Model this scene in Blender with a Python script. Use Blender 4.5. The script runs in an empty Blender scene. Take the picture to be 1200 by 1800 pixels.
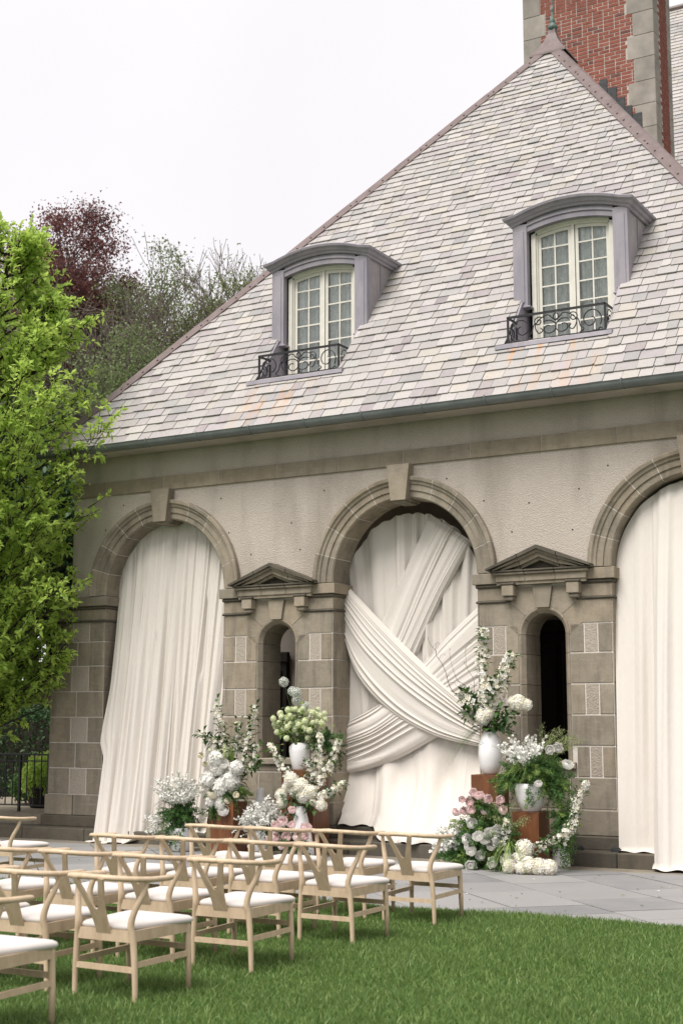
import bpy, bmesh, math, random
import numpy as np
from mathutils import Vector, Matrix
R = math.radians
rng = np.random.default_rng(7); rd = random.Random(11)
SC = bpy.context.scene; COL = SC.collection

# ------------------------------------------------------------------ camera
cam = bpy.data.cameras.new('camera'); cam_o = bpy.data.objects.new('camera', cam); COL.objects.link(cam_o)
SC.camera = cam_o
cam_o.location = (0, -17.305, 1.68)
cam_o.rotation_euler = (R(90) + math.atan(379/2500), 0, R(30.18))
cam.sensor_fit = 'VERTICAL'; cam.sensor_height = 36; cam.sensor_width = 24; cam.lens = 50
cam.clip_end = 2000
cam.dof.use_dof = True; cam.dof.focus_distance = 16.5; cam.dof.aperture_fstop = 3.2
# ------------------------------------------------------------------ world, sun, exposure
W = bpy.data.worlds.new('World'); SC.world = W; W.use_nodes = True
nt = W.node_tree; nt.nodes.clear()
wo = nt.nodes.new('ShaderNodeOutputWorld'); bg = nt.nodes.new('ShaderNodeBackground')
sky = nt.nodes.new('ShaderNodeTexSky'); sky.sky_type = 'NISHITA'; sky.sun_disc = False
sky.sun_elevation = R(58); sky.sun_rotation = R(200); sky.dust_density = 4
mix = nt.nodes.new('ShaderNodeMix'); mix.data_type = 'RGBA'; mix.inputs['Factor'].default_value = .93
tc = nt.nodes.new('ShaderNodeTexCoord'); cn = nt.nodes.new('ShaderNodeTexNoise'); cn.inputs['Scale'].default_value = 2.2
cn.inputs['Detail'].default_value = 5; cr = nt.nodes.new('ShaderNodeValToRGB')
cr.color_ramp.elements[0].position = .3; cr.color_ramp.elements[0].color = (6.35, 6.12, 6.27, 1)
cr.color_ramp.elements[1].position = .75; cr.color_ramp.elements[1].color = (6.95, 6.76, 6.9, 1)
nt.links.new(tc.outputs['Generated'], cn.inputs['Vector']); nt.links.new(cn.outputs['Fac'], cr.inputs['Fac'])
nt.links.new(sky.outputs['Color'], mix.inputs['A']); nt.links.new(cr.outputs['Color'], mix.inputs['B'])
nt.links.new(mix.outputs['Result'], bg.inputs['Color']); bg.inputs['Strength'].default_value = .1
nt.links.new(bg.outputs['Background'], wo.inputs['Surface'])
sun = bpy.data.lights.new('sun', 'SUN'); sun.energy = 2.9; sun.angle = R(36); sun.color = (1, .965, .925)
sun_o = bpy.data.objects.new('sun', sun); COL.objects.link(sun_o); sun_o.location = (-6, -20, 30)
sun_o.rotation_euler = Vector((.10, .52, -.85)).to_track_quat('-Z', 'Y').to_euler()
SC.view_settings.view_transform = 'Standard'; SC.view_settings.look = 'None'
SC.view_settings.exposure = .66; SC.view_settings.gamma = 1; SC.view_settings.use_curve_mapping = False
SC.render.resolution_x = 682; SC.render.resolution_y = 1024

# ------------------------------------------------------------------ node helpers
def newmat(name):
    m = bpy.data.materials.new(name); m.use_nodes = True
    n = m.node_tree; b = n.nodes['Principled BSDF']; return m, n, b
def N(n, t, **k):
    x = n.nodes.new(t)
    for a, v in k.items():
        if a in x.inputs.keys(): x.inputs[a].default_value = v
        else: setattr(x, a, v)
    return x
def LK(n, a, b): n.links.new(a, b)
def mixc(n, fac, a, b, mode='MIX'):
    m = n.nodes.new('ShaderNodeMix'); m.data_type = 'RGBA'; m.blend_type = mode
    for s, v in (('Factor', fac), ('A', a), ('B', b)):
        if hasattr(v, 'links'): n.links.new(v, m.inputs[s])
        else: m.inputs[s].default_value = v if s == 'Factor' else (*v, 1) if len(v) == 3 else v
    return m.outputs['Result']
def maprange(n, v, a, b, c=0, d=1):
    m = n.nodes.new('ShaderNodeMapRange'); m.inputs[1].default_value = a; m.inputs[2].default_value = b
    m.inputs[3].default_value = c; m.inputs[4].default_value = d; m.clamp = True; n.links.new(v, m.inputs[0]); return m.outputs[0]
def math_(n, op, a, b=None):
    m = n.nodes.new('ShaderNodeMath'); m.operation = op
    for i, v in ((0, a), (1, b)):
        if v is None: continue
        if hasattr(v, 'links'): n.links.new(v, m.inputs[i])
        else: m.inputs[i].default_value = v
    return m.outputs[0]
def wpos(n, scale=(1, 1, 1)):
    g = n.nodes.new('ShaderNodeNewGeometry'); m = n.nodes.new('ShaderNodeMapping'); m.inputs['Scale'].default_value = scale
    n.links.new(g.outputs['Position'], m.inputs['Vector']); return m.outputs['Vector']
def opos(n, scale=(1, 1, 1)):
    g = n.nodes.new('ShaderNodeTexCoord'); m = n.nodes.new('ShaderNodeMapping'); m.inputs['Scale'].default_value = scale
    n.links.new(g.outputs['Object'], m.inputs['Vector']); return m.outputs['Vector']
def noise(n, vec, scale, detail=4, rough=.55):
    x = n.nodes.new('ShaderNodeTexNoise'); x.inputs['Scale'].default_value = scale; x.inputs['Detail'].default_value = detail
    x.inputs['Roughness'].default_value = rough; n.links.new(vec, x.inputs['Vector']); return x.outputs['Fac']
def voro(n, vec, scale):
    x = n.nodes.new('ShaderNodeTexVoronoi'); x.inputs['Scale'].default_value = scale; n.links.new(vec, x.inputs['Vector']); return x
def bump(n, b, h, strength=.3, dist=.01):
    x = n.nodes.new('ShaderNodeBump'); x.inputs['Strength'].default_value = strength; x.inputs['Distance'].default_value = dist
    n.links.new(h, x.inputs['Height']); n.links.new(x.outputs['Normal'], b.inputs['Normal'])
def orand(n): return n.nodes.new('ShaderNodeObjectInfo').outputs['Random']
def spec(b, rough=.8, sp=.3): b.inputs['Roughness'].default_value = rough; b.inputs['Specular IOR Level'].default_value = sp
def simple(name, c, rough=.7, sp=.3, var=.15, sc=8, bmp=0, metal=0, c2=None, rnd=.0):
    m, n, b = newmat(name); spec(b, rough, sp); b.inputs['Metallic'].default_value = metal
    f = noise(n, wpos(n), sc)
    f = maprange(n, f, .3, .7)
    c2 = c2 or tuple(x*(1-var*2) for x in c)
    o = mixc(n, f, c, c2)
    if rnd:
        o = mixc(n, maprange(n, orand(n), 0, 1, 0, rnd), o, tuple(x*.35 for x in c))
    LK(n, o, b.inputs['Base Color'])
    if bmp: bump(n, b, noise(n, wpos(n), sc*6), bmp, .01)
    return m
M = {}
def stucco(name, a, bcol, sp=70, stain=.45):
    m, n, b = newmat(name); spec(b, .95, .15)
    p = wpos(n); big = noise(n, p, .9, 5); fine = noise(n, p, 120, 3, .7)
    v = voro(n, p, sp)
    o = mixc(n, maprange(n, big, .35, .7), a, bcol)
    o = mixc(n, maprange(n, v.outputs['Distance'], .15, .5, 0, .55), o, tuple(x*1.28 for x in a))
    o = mixc(n, maprange(n, fine, .52, .7, 0, .5), o, tuple(x*.45 for x in a))
    v2 = noise(n, wpos(n, (1, 1, .22)), 1.6, 5)
    o = mixc(n, maprange(n, v2, .48, .78, 0, stain*1.25), o, (.17, .145, .11))
    LK(n, o, b.inputs['Base Color']); 
    h = math_(n, 'ADD', v.outputs['Distance'], fine); bump(n, b, h, .6, .012)
    return m
M['stucco'] = stucco('pebble_stucco', (.452, .402, .348), (.375, .33, .28))
M['panel'] = stucco('pebble_panel', (.35, .305, .255), (.30, .26, .215), 45, .35)
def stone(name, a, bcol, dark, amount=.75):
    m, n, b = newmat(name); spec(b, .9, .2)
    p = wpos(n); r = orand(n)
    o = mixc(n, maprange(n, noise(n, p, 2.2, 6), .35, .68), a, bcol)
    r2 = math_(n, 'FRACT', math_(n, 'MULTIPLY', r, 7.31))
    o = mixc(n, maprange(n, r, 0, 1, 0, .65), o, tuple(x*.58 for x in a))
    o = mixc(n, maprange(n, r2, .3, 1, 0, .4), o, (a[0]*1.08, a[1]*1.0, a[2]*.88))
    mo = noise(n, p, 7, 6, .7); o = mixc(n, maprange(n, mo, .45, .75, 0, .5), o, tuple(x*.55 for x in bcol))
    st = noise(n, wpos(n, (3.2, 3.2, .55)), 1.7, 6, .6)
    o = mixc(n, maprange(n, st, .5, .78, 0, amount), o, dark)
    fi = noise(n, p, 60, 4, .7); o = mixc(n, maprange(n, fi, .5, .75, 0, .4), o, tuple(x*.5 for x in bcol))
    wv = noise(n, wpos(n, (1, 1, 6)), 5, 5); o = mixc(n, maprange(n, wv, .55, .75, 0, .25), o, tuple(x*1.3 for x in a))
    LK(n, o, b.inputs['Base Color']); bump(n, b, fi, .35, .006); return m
M['stone'] = stone('sandstone', (.335, .29, .225), (.245, .212, .165), (.085, .076, .063))
M['stone_pale'] = stone('pale_sandstone', (.36, .31, .24), (.29, .245, .185), (.13, .11, .085), .55)
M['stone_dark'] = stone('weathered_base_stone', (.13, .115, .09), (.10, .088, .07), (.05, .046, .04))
M['mortar'] = simple('lime_mortar', (.62, .57, .52), .95, .1, .08, 20)
M['bluestone'] = None
def bluestone():
    m, n, b = newmat('bluestone'); spec(b, .6, .35); p = wpos(n); r = orand(n)
    o = mixc(n, r, (.275, .268, .262), (.18, .18, .183))
    o = mixc(n, maprange(n, noise(n, p, 1.3, 6), .4, .75, 0, .6), o, (.30, .288, .278))
    o = mixc(n, maprange(n, noise(n, p, 25, 5, .7), .5, .8, 0, .35), o, (.13, .13, .13))
    LK(n, o, b.inputs['Base Color']); bump(n, b, noise(n, p, 14, 5), .25, .006); return m
M['bluestone'] = bluestone()
M['joint'] = simple('sandy_joint', (.065, .058, .04), .95, .1, .3, 15)
M['kerbstone'] = stone('kerb_limestone', (.30, .265, .21), (.24, .21, .17), (.10, .09, .07))
def slatemat():
    m, n, b = newmat('slate'); spec(b, .55, .35)
    a = n.nodes.new('ShaderNodeAttribute'); a.attribute_name = 'Col'
    p = wpos(n); o = mixc(n, maprange(n, noise(n, p, 6, 6, .65), .4, .75, 0, .45), a.outputs['Color'], (.38, .36, .325))
    o = mixc(n, maprange(n, noise(n, p, 38, 4, .75), .5, .78, 0, .5), o, (.14, .125, .115))
    # rust washed down from the two iron balconies
    g = n.nodes.new('ShaderNodeNewGeometry'); s = n.nodes.new('ShaderNodeSeparateXYZ'); LK(n, g.outputs['Position'], s.inputs[0])
    st = noise(n, wpos(n, (3.2, .5, .35)), 2.3, 5, .6); stm = maprange(n, st, .5, .66)
    zm = math_(n, 'MULTIPLY', maprange(n, s.outputs['Z'], 6.86, 6.78), maprange(n, s.outputs['Z'], 5.85, 6.5, .25, 1))
    tot = None
    for c in (-10.98, -6.88):
        dx = math_(n, 'ABSOLUTE', math_(n, 'SUBTRACT', s.outputs['X'], c)); w = maprange(n, dx, .85, .6)
        tot = w if tot is None else math_(n, 'ADD', tot, w)
    f = math_(n, 'MULTIPLY', math_(n, 'MULTIPLY', stm, zm), tot)
    o = mixc(n, math_(n, 'MULTIPLY', f, .75), o, (.46, .25, .11))
    LK(n, o, b.inputs['Base Color']); bump(n, b, noise(n, p, 30, 5, .65), .35, .008); return m
M['slate'] = slatemat()
M['deck'] = simple('gap_shade_deck', (.03, .028, .028), .9)  # near-black colour stands in for the shade seen between slates
def leadmat():
    m, n, b = newmat('patinated_lead'); spec(b, .55, .4); p = wpos(n, (1, 1, .35))
    o = mixc(n, maprange(n, noise(n, p, 3.5, 6, .6), .35, .7), (.235, .22, .255), (.34, .31, .335))
    o = mixc(n, maprange(n, noise(n, wpos(n, (1, 1, .2)), 9, 4), .55, .75, 0, .45), o, (.16, .145, .16))
    LK(n, o, b.inputs['Base Color']); bump(n, b, noise(n, p, 20, 3), .12, .006); return m
M['lead'] = leadmat()
M['lead_light'] = simple('pale_lead_sheet', (.36, .325, .335), .6, .35, .15, 4, .1)
M['copper'] = simple('brown_copper', (.11, .076, .07), .5, .4, .22, 5, .12, c2=(.165, .122, .115))
M['verdigris'] = simple('verdigris', (.14, .21, .18), .6, .4, .3, 20)
M['zinc'] = simple('grey_green_gutter', (.115, .128, .127), .38, .5, .22, 3, c2=(.18, .195, .192))
M['flash'] = simple('black_flashing', (.055, .057, .06), .6, .3, .25, 12)
M['cream'] = simple('cream_paint', (.68, .655, .58), .45, .4, .06, 6)
M['iron'] = simple('black_iron', (.013, .013, .014), .45, .45, .2, 30)
def brick():
    m, n, b = newmat('red_brick'); spec(b, .9, .15); p = wpos(n); r = orand(n); at = n.nodes.new('ShaderNodeAttribute'); at.attribute_name = 'Col'
    o = mixc(n, maprange(n, r, 0, 1), (.255, .085, .06), (.185, .062, .048))
    o = mixc(n, maprange(n, r, .90, .93), o, (.13, .06, .055))
    o = mixc(n, maprange(n, noise(n, p, 9, 5), .4, .75, 0, .5), o, (.34, .15, .11))
    o = mixc(n, maprange(n, noise(n, p, 90, 3), .5, .75, 0, .5), o, (.16, .06, .05))
    LK(n, o, b.inputs['Base Color']); bump(n, b, noise(n, p, 60, 4), .4, .006); return m
M['brick'] = brick()
M['brickmortar'] = simple('grey_mortar', (.50, .44, .39), .95, .1, .15, 20)
M['quoin'] = simple('grey_limestone', (.36, .325, .285), .9, .2, .18, 3, .3, rnd=.35)
def fabric():
    m, n, b = newmat('ivory_fabric'); spec(b, .75, .2)
    p = wpos(n, (1, 1, 1)); o = mixc(n, noise(n, p, 1.5, 3), (.635, .595, .54), (.605, .56, .505))
    LK(n, o, b.inputs['Base Color']); b.inputs['Sheen Weight'].default_value = .15
    h = noise(n, wpos(n, (7, 7, 2.2)), 3.2, 6, .6); bump(n, b, h, .22, .03); return m
M['fabric'] = fabric()
def wood(name, a, bcol, sc=(6, 6, 1.2), dark=.3):
    m, n, b = newmat(name); spec(b, .5, .35); p = opos(n, sc)
    r = orand(n); add = n.nodes.new('ShaderNodeVectorMath'); add.operation = 'ADD'; LK(n, p, add.inputs[0])
    cx = n.nodes.new('ShaderNodeCombineXYZ'); LK(n, math_(n, 'MULTIPLY', r, 40), cx.inputs[0]); LK(n, cx.outputs[0], add.inputs[1])
    f = noise(n, add.outputs[0], 5, 6, .6)
    o = mixc(n, maprange(n, f, .35, .68), a, bcol)
    f2 = noise(n, add.outputs[0], 22, 4, .6); o = mixc(n, maprange(n, f2, .52, .75, 0, dark), o, tuple(x*.5 for x in bcol))
    LK(n, o, b.inputs['Base Color']); bump(n, b, f2, .1, .003); return m
M['oak'] = wood('pale_oak', (.58, .45, .31), (.47, .355, .235), (4, 4, 1.5), .22)
M['walnut'] = wood('red_brown_wood', (.175, .066, .024), (.095, .034, .013), (3, 3, .5), .4)
M['cushion'] = simple('off_white_cushion', (.62, .575, .54), .8, .2, .02, 4)
M['ceramic'] = simple('white_ceramic', (.78, .76, .75), .32, .45, .03, 6)
M['interior'] = simple('loggia_plaster', (.52, .45, .40), .95, .1, .1, 3, .3)
M['door'] = simple('dark_oak_door', (.022, .016, .013), .6, .3, .2, 6)
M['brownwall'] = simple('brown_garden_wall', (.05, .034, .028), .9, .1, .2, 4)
def leafmat(name, a, bcol, tr=.35, rough=.5, sc=2.0):
    m, n, b = newmat(name); spec(b, rough, .3)
    at = n.nodes.new('ShaderNodeNewGeometry'); o = mixc(n, at.outputs['Random Per Island'], a, bcol)
    o = mixc(n, maprange(n, noise(n, wpos(n), sc, 3), .4, .65, 0, .5), o, tuple(.5*(x+y)*.8 for x, y in zip(a, bcol)))
    LK(n, o, b.inputs['Base Color'])
    t = n.nodes.new('ShaderNodeBsdfTranslucent'); LK(n, mixc(n, .5, o, tuple(min(1, x*1.6) for x in a)), t.inputs['Color'])
    ms = n.nodes.new('ShaderNodeMixShader'); ms.inputs[0].default_value = tr
    LK(n, b.outputs[0], ms.inputs[1]); LK(n, t.outputs[0], ms.inputs[2]); LK(n, ms.outputs[0], n.nodes['Material Output'].inputs['Surface'])
    return m
M['leaf_bright'] = leafmat('fresh_leaf', (.49, .61, .14), (.215, .37, .065), .5)
M['leaf_dark'] = leafmat('dark_leaf', (.045, .10, .03), (.02, .055, .018), .2)
M['leaf_mid'] = leafmat('mid_leaf', (.10, .19, .045), (.05, .11, .03), .3)
M['leaf_olive'] = leafmat('young_leaf', (.20, .24, .085), (.13, .16, .06), .35)
M['leaf_maroon'] = leafmat('copper_beech_leaf', (.185, .075, .07), (.115, .055, .05), .35)
M['leaf_brown'] = leafmat('budding_leaf', (.24, .19, .13), (.20, .19, .10), .3)
M['leaf_haze'] = leafmat('haze_paled_leaf', (.21, .26, .115), (.13, .175, .075), .35)  # lightened leaf green, distance haze put into the colour
M['fern'] = leafmat('asparagus_fern', (.115, .225, .06), (.05, .12, .035), .3)
M['fern_light'] = leafmat('light_fern', (.28, .38, .10), (.16, .27, .07), .3)
M['oat'] = leafmat('green_oat', (.30, .33, .15), (.17, .23, .09), .3)
M['grass'] = leafmat('grass_blade', (.205, .30, .085), (.045, .115, .026), .35, .55, 1.6)
M['grass_pale'] = leafmat('pale_grass_blade', (.32, .38, .16), (.20, .29, .085), .35, .5, 1.2)
M['bark'] = simple('grey_bark', (.215, .18, .155), .95, .1, .25, 12, .4)
M['bark_dark'] = simple('dark_bark', (.05, .042, .035), .95, .1, .25, 12, .4)
M['stem'] = simple('green_stem', (.09, .13, .05), .7, .2, .2, 20)
M['twig'] = simple('brown_twig', (.075, .05, .03), .8, .2, .2, 20)
def petal(name, a, bcol): return leafmat(name, a, bcol, .25, .6, 9)
M['white_petal'] = petal('white_petal', (.84, .83, .785), (.79, .775, .72))
M['cream_petal'] = petal('cream_petal', (.84, .78, .58), (.88, .85, .73))
M['lime_petal'] = petal('lime_petal', (.62, .68, .40), (.74, .78, .55))
M['pink_petal'] = petal('pink_petal', (.90, .74, .71), (.86, .64, .63))
M['allium_petal'] = petal('allium_petal', (.80, .84, .76), (.88, .9, .85))
M['golden'] = petal('ochre_flower_eye', (.55, .42, .16), (.48, .40, .20))
M['sky_sign'] = simple('white_sign_face', (.75, .78, .76), .5); M['sign_green'] = simple('green_sign_mark', (.02, .22, .13), .5)
M['pot'] = simple('dark_planter', (.035, .03, .027), .8, .2, .3, 10)
M['magenta'] = petal('magenta_petal', (.55, .08, .35), (.6, .15, .42))
def glass():
    m, n, b = newmat('window_glass'); n.nodes.remove(b); g = n.nodes.new('ShaderNodeBsdfGlossy'); g.inputs['Roughness'].default_value = .02
    t = n.nodes.new('ShaderNodeBsdfTransparent'); t.inputs['Color'].default_value = (.97, .985, .975, 1)
    f = n.nodes.new('ShaderNodeFresnel'); f.inputs['IOR'].default_value = 1.5
    ms = n.nodes.new('ShaderNodeMixShader'); LK(n, math_(n, 'MULTIPLY', f.outputs[0], 1.3), ms.inputs[0]); LK(n, t.outputs[0], ms.inputs[1]); LK(n, g.outputs[0], ms.inputs[2])
    LK(n, ms.outputs[0], n.nodes['Material Output'].inputs['Surface']); return m
M['glass'] = glass()
def lace():
    m, n, b = newmat('lace_curtain'); spec(b, .9, .1); p = wpos(n)
    v = voro(n, p, 11).outputs['Distance']; f = noise(n, wpos(n, (1.6, 1, .5)), 11, 4, .65)
    o = mixc(n, maprange(n, f, .42, .6), (.78, .79, .78), (.96, .96, .94))
    o = mixc(n, maprange(n, v, .1, .35, .45, 0), o, (.88, .88, .86))
    LK(n, o, b.inputs['Base Color'])
    t = n.nodes.new('ShaderNodeBsdfTransparent'); ms = n.nodes.new('ShaderNodeMixShader')
    LK(n, maprange(n, noise(n, p, 30, 4),   .45, .65, .0, .16), ms.inputs[0]); LK(n, b.outputs[0], ms.inputs[1]); LK(n, t.outputs[0], ms.inputs[2])
    LK(n, ms.outputs[0], n.nodes['Material Output'].inputs['Surface']); return m
M['lace'] = lace()
def lawnmat():
    m, n, b = newmat('lawn_soil'); spec(b, .95, .1); p = wpos(n)
    o = mixc(n, noise(n, p, 2, 5), (.045, .085, .022), (.028, .055, .016)); o = mixc(n, maprange(n, noise(n, p, 60, 3), .4, .7), o, (.07, .12, .03))
    LK(n, o, b.inputs['Base Color']); bump(n, b, noise(n, p, 90, 3), .6, .02); return m
M['lawn'] = lawnmat()

# ------------------------------------------------------------------ mesh helpers
def link(o, parent=None, kind=None):
    COL.objects.link(o)
    if parent is not None:
        o.parent = parent
        if not parent.get('_loc'): o.matrix_parent_inverse = Matrix.Translation(-Vector(parent.location))
    if kind: o['kind'] = kind
    return o
def tag(o, label, cat, group=None):
    o['label'] = label; o['category'] = cat
    if group: o['group'] = group
    return o
def empty(name, loc, local=False):
    o = bpy.data.objects.new(name, None); o.location = loc; o.empty_display_size = .1; COL.objects.link(o)
    if local: o['_loc'] = 1
    return o
def md(name, v, f, mats, mi=None, smooth=False):
    me = bpy.data.meshes.new(name); me.from_pydata([tuple(x) for x in v], [], f)
    for m in (mats if isinstance(mats, (list, tuple)) else [mats]): me.materials.append(m)
    if mi is not None: me.polygons.foreach_set('material_index', np.array(mi, dtype=np.int32))
    if smooth: me.polygons.foreach_set('use_smooth', np.ones(len(f), bool))
    me.update(); return me
def ob(name, me, parent=None, loc=None, rot=None, scale=None, kind=None):
    o = bpy.data.objects.new(name, me)
    if loc is not None: o.location = loc
    if rot is not None: o.rotation_euler = rot
    if scale is not None: o.scale = scale if hasattr(scale, '__len__') else (scale,)*3
    return link(o, parent, kind)
def npmesh(name, V, F, mats, mi=None, smooth=False):
    """V (n,3) array, F (m,k) constant k array"""
    me = bpy.data.meshes.new(name); n, (m, k) = len(V), F.shape
    me.vertices.add(n); me.vertices.foreach_set('co', np.ascontiguousarray(V, dtype=np.float32).ravel())
    me.loops.add(m*k); me.loops.foreach_set('vertex_index', np.ascontiguousarray(F, dtype=np.int32).ravel())
    me.polygons.add(m); me.polygons.foreach_set('loop_start', np.arange(0, m*k, k, dtype=np.int32))
    for x in (mats if isinstance(mats, (list, tuple)) else [mats]): me.materials.append(x)
    if mi is not None: me.polygons.foreach_set('material_index', np.asarray(mi, dtype=np.int32))
    if smooth: me.polygons.foreach_set('use_smooth', np.ones(m, bool))
    me.update(calc_edges=True); me.validate(); return me
class MB:
    def __init__(s): s.v = []; s.f = []; s.m = []
    def add(s, vs, fs, mi=0):
        b = len(s.v); s.v += [tuple(x) for x in vs]; s.f += [tuple(i+b for i in f) for f in fs]; s.m += [mi]*len(fs)
    def box(s, x0, x1, y0, y1, z0, z1, mi=0):
        s.add([(x0,y0,z0),(x1,y0,z0),(x1,y1,z0),(x0,y1,z0),(x0,y0,z1),(x1,y0,z1),(x1,y1,z1),(x0,y1,z1)],
              [(0,3,2,1),(4,5,6,7),(0,1,5,4),(1,2,6,5),(2,3,7,6),(3,0,4,7)], mi)
    def prism(s, poly, axis, a, b, mi=0):
        """poly: list of 2-D points; axis 'y' -> (x,z), 'x' -> (y,z), 'z' -> (x,y)"""
        def P(p, t): return {'y': (p[0], t, p[1]), 'x': (t, p[0], p[1]), 'z': (p[0], p[1], t)}[axis]
        n = len(poly); vs = [P(p, a) for p in poly] + [P(p, b) for p in poly]
        s.add(vs, [tuple(range(n)), tuple(range(2*n-1, n-1, -1))] + [(i, (i+1) % n, n+(i+1) % n, n+i) for i in range(n)], mi)
    def tube(s, pts, rad, n=8, mi=0, cap=True, flat=1.0):
        pts = [Vector(p) for p in pts]; k = len(pts)
        if not hasattr(rad, '__len__'): rad = [rad]*k
        up = Vector((0, 0, 1)); vs = []; prev = None
        for i, p in enumerate(pts):
            t = (pts[min(i+1, k-1)] - pts[max(i-1, 0)]).normalized()
            if prev is None: a = t.cross(up) if abs(t.z) < .95 else t.cross(Vector((1, 0, 0)))
            else: a = prev - t*prev.dot(t)
            a.normalize(); prev = a; b = t.cross(a)
            for j in range(n):
                th = 2*math.pi*j/n; vs.append(p + a*(rad[i]*math.cos(th)) + b*(rad[i]*flat*math.sin(th)))
        fs = [(i*n+j, i*n+(j+1) % n, (i+1)*n+(j+1) % n, (i+1)*n+j) for i in range(k-1) for j in range(n)]
        if cap: fs += [tuple(range(n-1, -1, -1)), tuple((k-1)*n+j for j in range(n))]
        s.add(vs, fs, mi)
    def grid(s, fn, nu, nv, mi=0):
        vs = [fn(i/nu, j/nv) for j in range(nv+1) for i in range(nu+1)]
        s.add(vs, [(j*(nu+1)+i, j*(nu+1)+i+1, (j+1)*(nu+1)+i+1, (j+1)*(nu+1)+i) for j in range(nv) for i in range(nu)], mi)
    def lathe(s, prof, n=28, mi=0, c=(0, 0)):
        vs = [(c[0]+r*math.cos(2*math.pi*j/n), c[1]+r*math.sin(2*math.pi*j/n), z) for r, z in prof for j in range(n)]
        k = len(prof); fs = [(i*n+j, i*n+(j+1) % n, (i+1)*n+(j+1) % n, (i+1)*n+j) for i in range(k-1) for j in range(n)]
        s.add(vs, fs, mi)
    def build(s, name, mats, parent=None, smooth=False, kind=None, **k):
        return ob(name, md(name, s.v, s.f, mats, s.m, smooth), parent, kind=kind, **k)
def catmull(P, n=8, closed=False):
    P = [Vector(p) for p in P]; out = []; k = len(P)
    for i in range(k-1):
        p0, p1, p2, p3 = P[max(i-1, 0)], P[i], P[i+1], P[min(i+2, k-1)]
        for j in range(n):
            t = j/n; out.append(.5*((2*p1)+(p2-p0)*t+(2*p0-5*p1+4*p2-p3)*t*t+(3*p1-p0-3*p2+p3)*t**3))
    out.append(P[-1]); return out
_bc = {}
def bevbox(dx, dy, dz, bev, mat, rough=0):
    key = (round(dx, 3), round(dy, 3), round(dz, 3), bev, mat.name)
    if key in _bc: return _bc[key]
    bm = bmesh.new(); bmesh.ops.create_cube(bm, size=1); bmesh.ops.scale(bm, vec=(dx, dy, dz), verts=bm.verts)
    if bev: bmesh.ops.bevel(bm, geom=bm.edges[:], offset=bev, segments=1, affect='EDGES')
    me = bpy.data.meshes.new('block'); bm.to_mesh(me); bm.free(); me.materials.append(mat); _bc[key] = me; return me
def block(name, x0, x1, y0, y1, z0, z1, mat, parent, bev=.006):
    return ob(name, bevbox(x1-x0, y1-y0, z1-z0, bev, mat), parent, loc=((x0+x1)/2, (y0+y1)/2, (z0+z1)/2))
def clip(poly, nx, ny, d):
    """keep nx*x+ny*y<=d"""
    out = []
    for i in range(len(poly)):
        a, b = poly[i], poly[(i+1) % len(poly)]; da = nx*a[0]+ny*a[1]-d; db = nx*b[0]+ny*b[1]-d
        if da <= 0: out.append(a)
        if da*db < 0: t = da/(da-db); out.append((a[0]+(b[0]-a[0])*t, a[1]+(b[1]-a[1])*t))
    return out
def area(p): return abs(sum(p[i][0]*p[(i+1) % len(p)][1]-p[(i+1) % len(p)][0]*p[i][1] for i in range(len(p))))/2

# ================================================================== GROUND
def sheet(name, x0, x1, y0, y1, z, mat):
    mb = MB(); mb.add([(x0,y0,z),(x1,y0,z),(x1,y1,z),(x0,y1,z)], [(0,1,2,3)]); return mb.build(name, mat, kind='structure')
sheet('ground', -600, 600, -600, 600, -.06, M['lawn'])
mb = MB(); mb.box(-40, 25, -40, -5.2, -.05, .012); lawn = mb.build('lawn', M['lawn'], kind='structure')
mb = MB(); mb.box(-24, 6, -5.2, -.42, -.05, -.012); terrace = mb.build('terrace', M['joint'], kind='structure')
# slabs at 45 degrees
c45 = math.sqrt(.5)
offs = [-26.0]; ww = [.92, .74, .92, .62, .92, .78]; i = 0
while offs[-1] < 4: offs.append(offs[-1]+ww[i % 6]); i += 1
shift = -7.15 - min(offs, key=lambda o: abs(o+7.15)); offs = [o+shift for o in offs]
for k in range(len(offs)-1):
    a = -16 + rd.random()
    while a < 14:
        L = rd.choice([.62, .92, .92, 1.25, 1.5]); g = .008
        n0, n1, t0, t1 = offs[k]+g, offs[k+1]-g, a+g, a+L-g; a += L
        poly = [((n*c45 + t*c45), (n*c45 - t*c45)) for n, t in ((n0,t0),(n1,t0),(n1,t1),(n0,t1))]
        for cl in ((0,1,-.80),(0,-1,5.18),(-1,0,20.5),(1,0,1.5)):
            poly = clip(poly, *cl) if poly else poly
        if len(poly) < 3 or area(poly) < .01: continue
        s = sum(poly[i][0]*poly[(i+1) % len(poly)][1]-poly[(i+1) % len(poly)][0]*poly[i][1] for i in range(len(poly)))
        if s < 0: poly = poly[::-1]
        z = rd.uniform(-.002, .003); mb = MB(); mb.prism([p for p in poly], 'z', z, -.03); mb.build('paving_slab', M['bluestone'], terrace)
# limestone strip at the foot of the step
x = -20.5
while x < 1.5:
    L = rd.uniform(1.1, 1.9); block('border_slab', x+.005, x+L-.005, -.795, -.425, -.03, rd.uniform(0, .004), M['kerbstone'], terrace, .004); x += L
# stone step / loggia floor
mb = MB(); mb.box(-24, 0, -.36, 5.2, -.05, .165); landing = mb.build('landing', M['stone_dark'], kind='structure')
x = -21
while x < -1:
    L = rd.uniform(1.0, 2.0); block('step_stone', x+.004, x+L-.004, -.42, .3, -.02, .178+rd.uniform(-.002, .002), M['stone_dark'], landing, .012); x += L
mb = MB(); mb.box(-26, -15.43, .06, 9, -.05, .335); plat = mb.build('side_path', M['kerbstone'], kind='structure')

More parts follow.
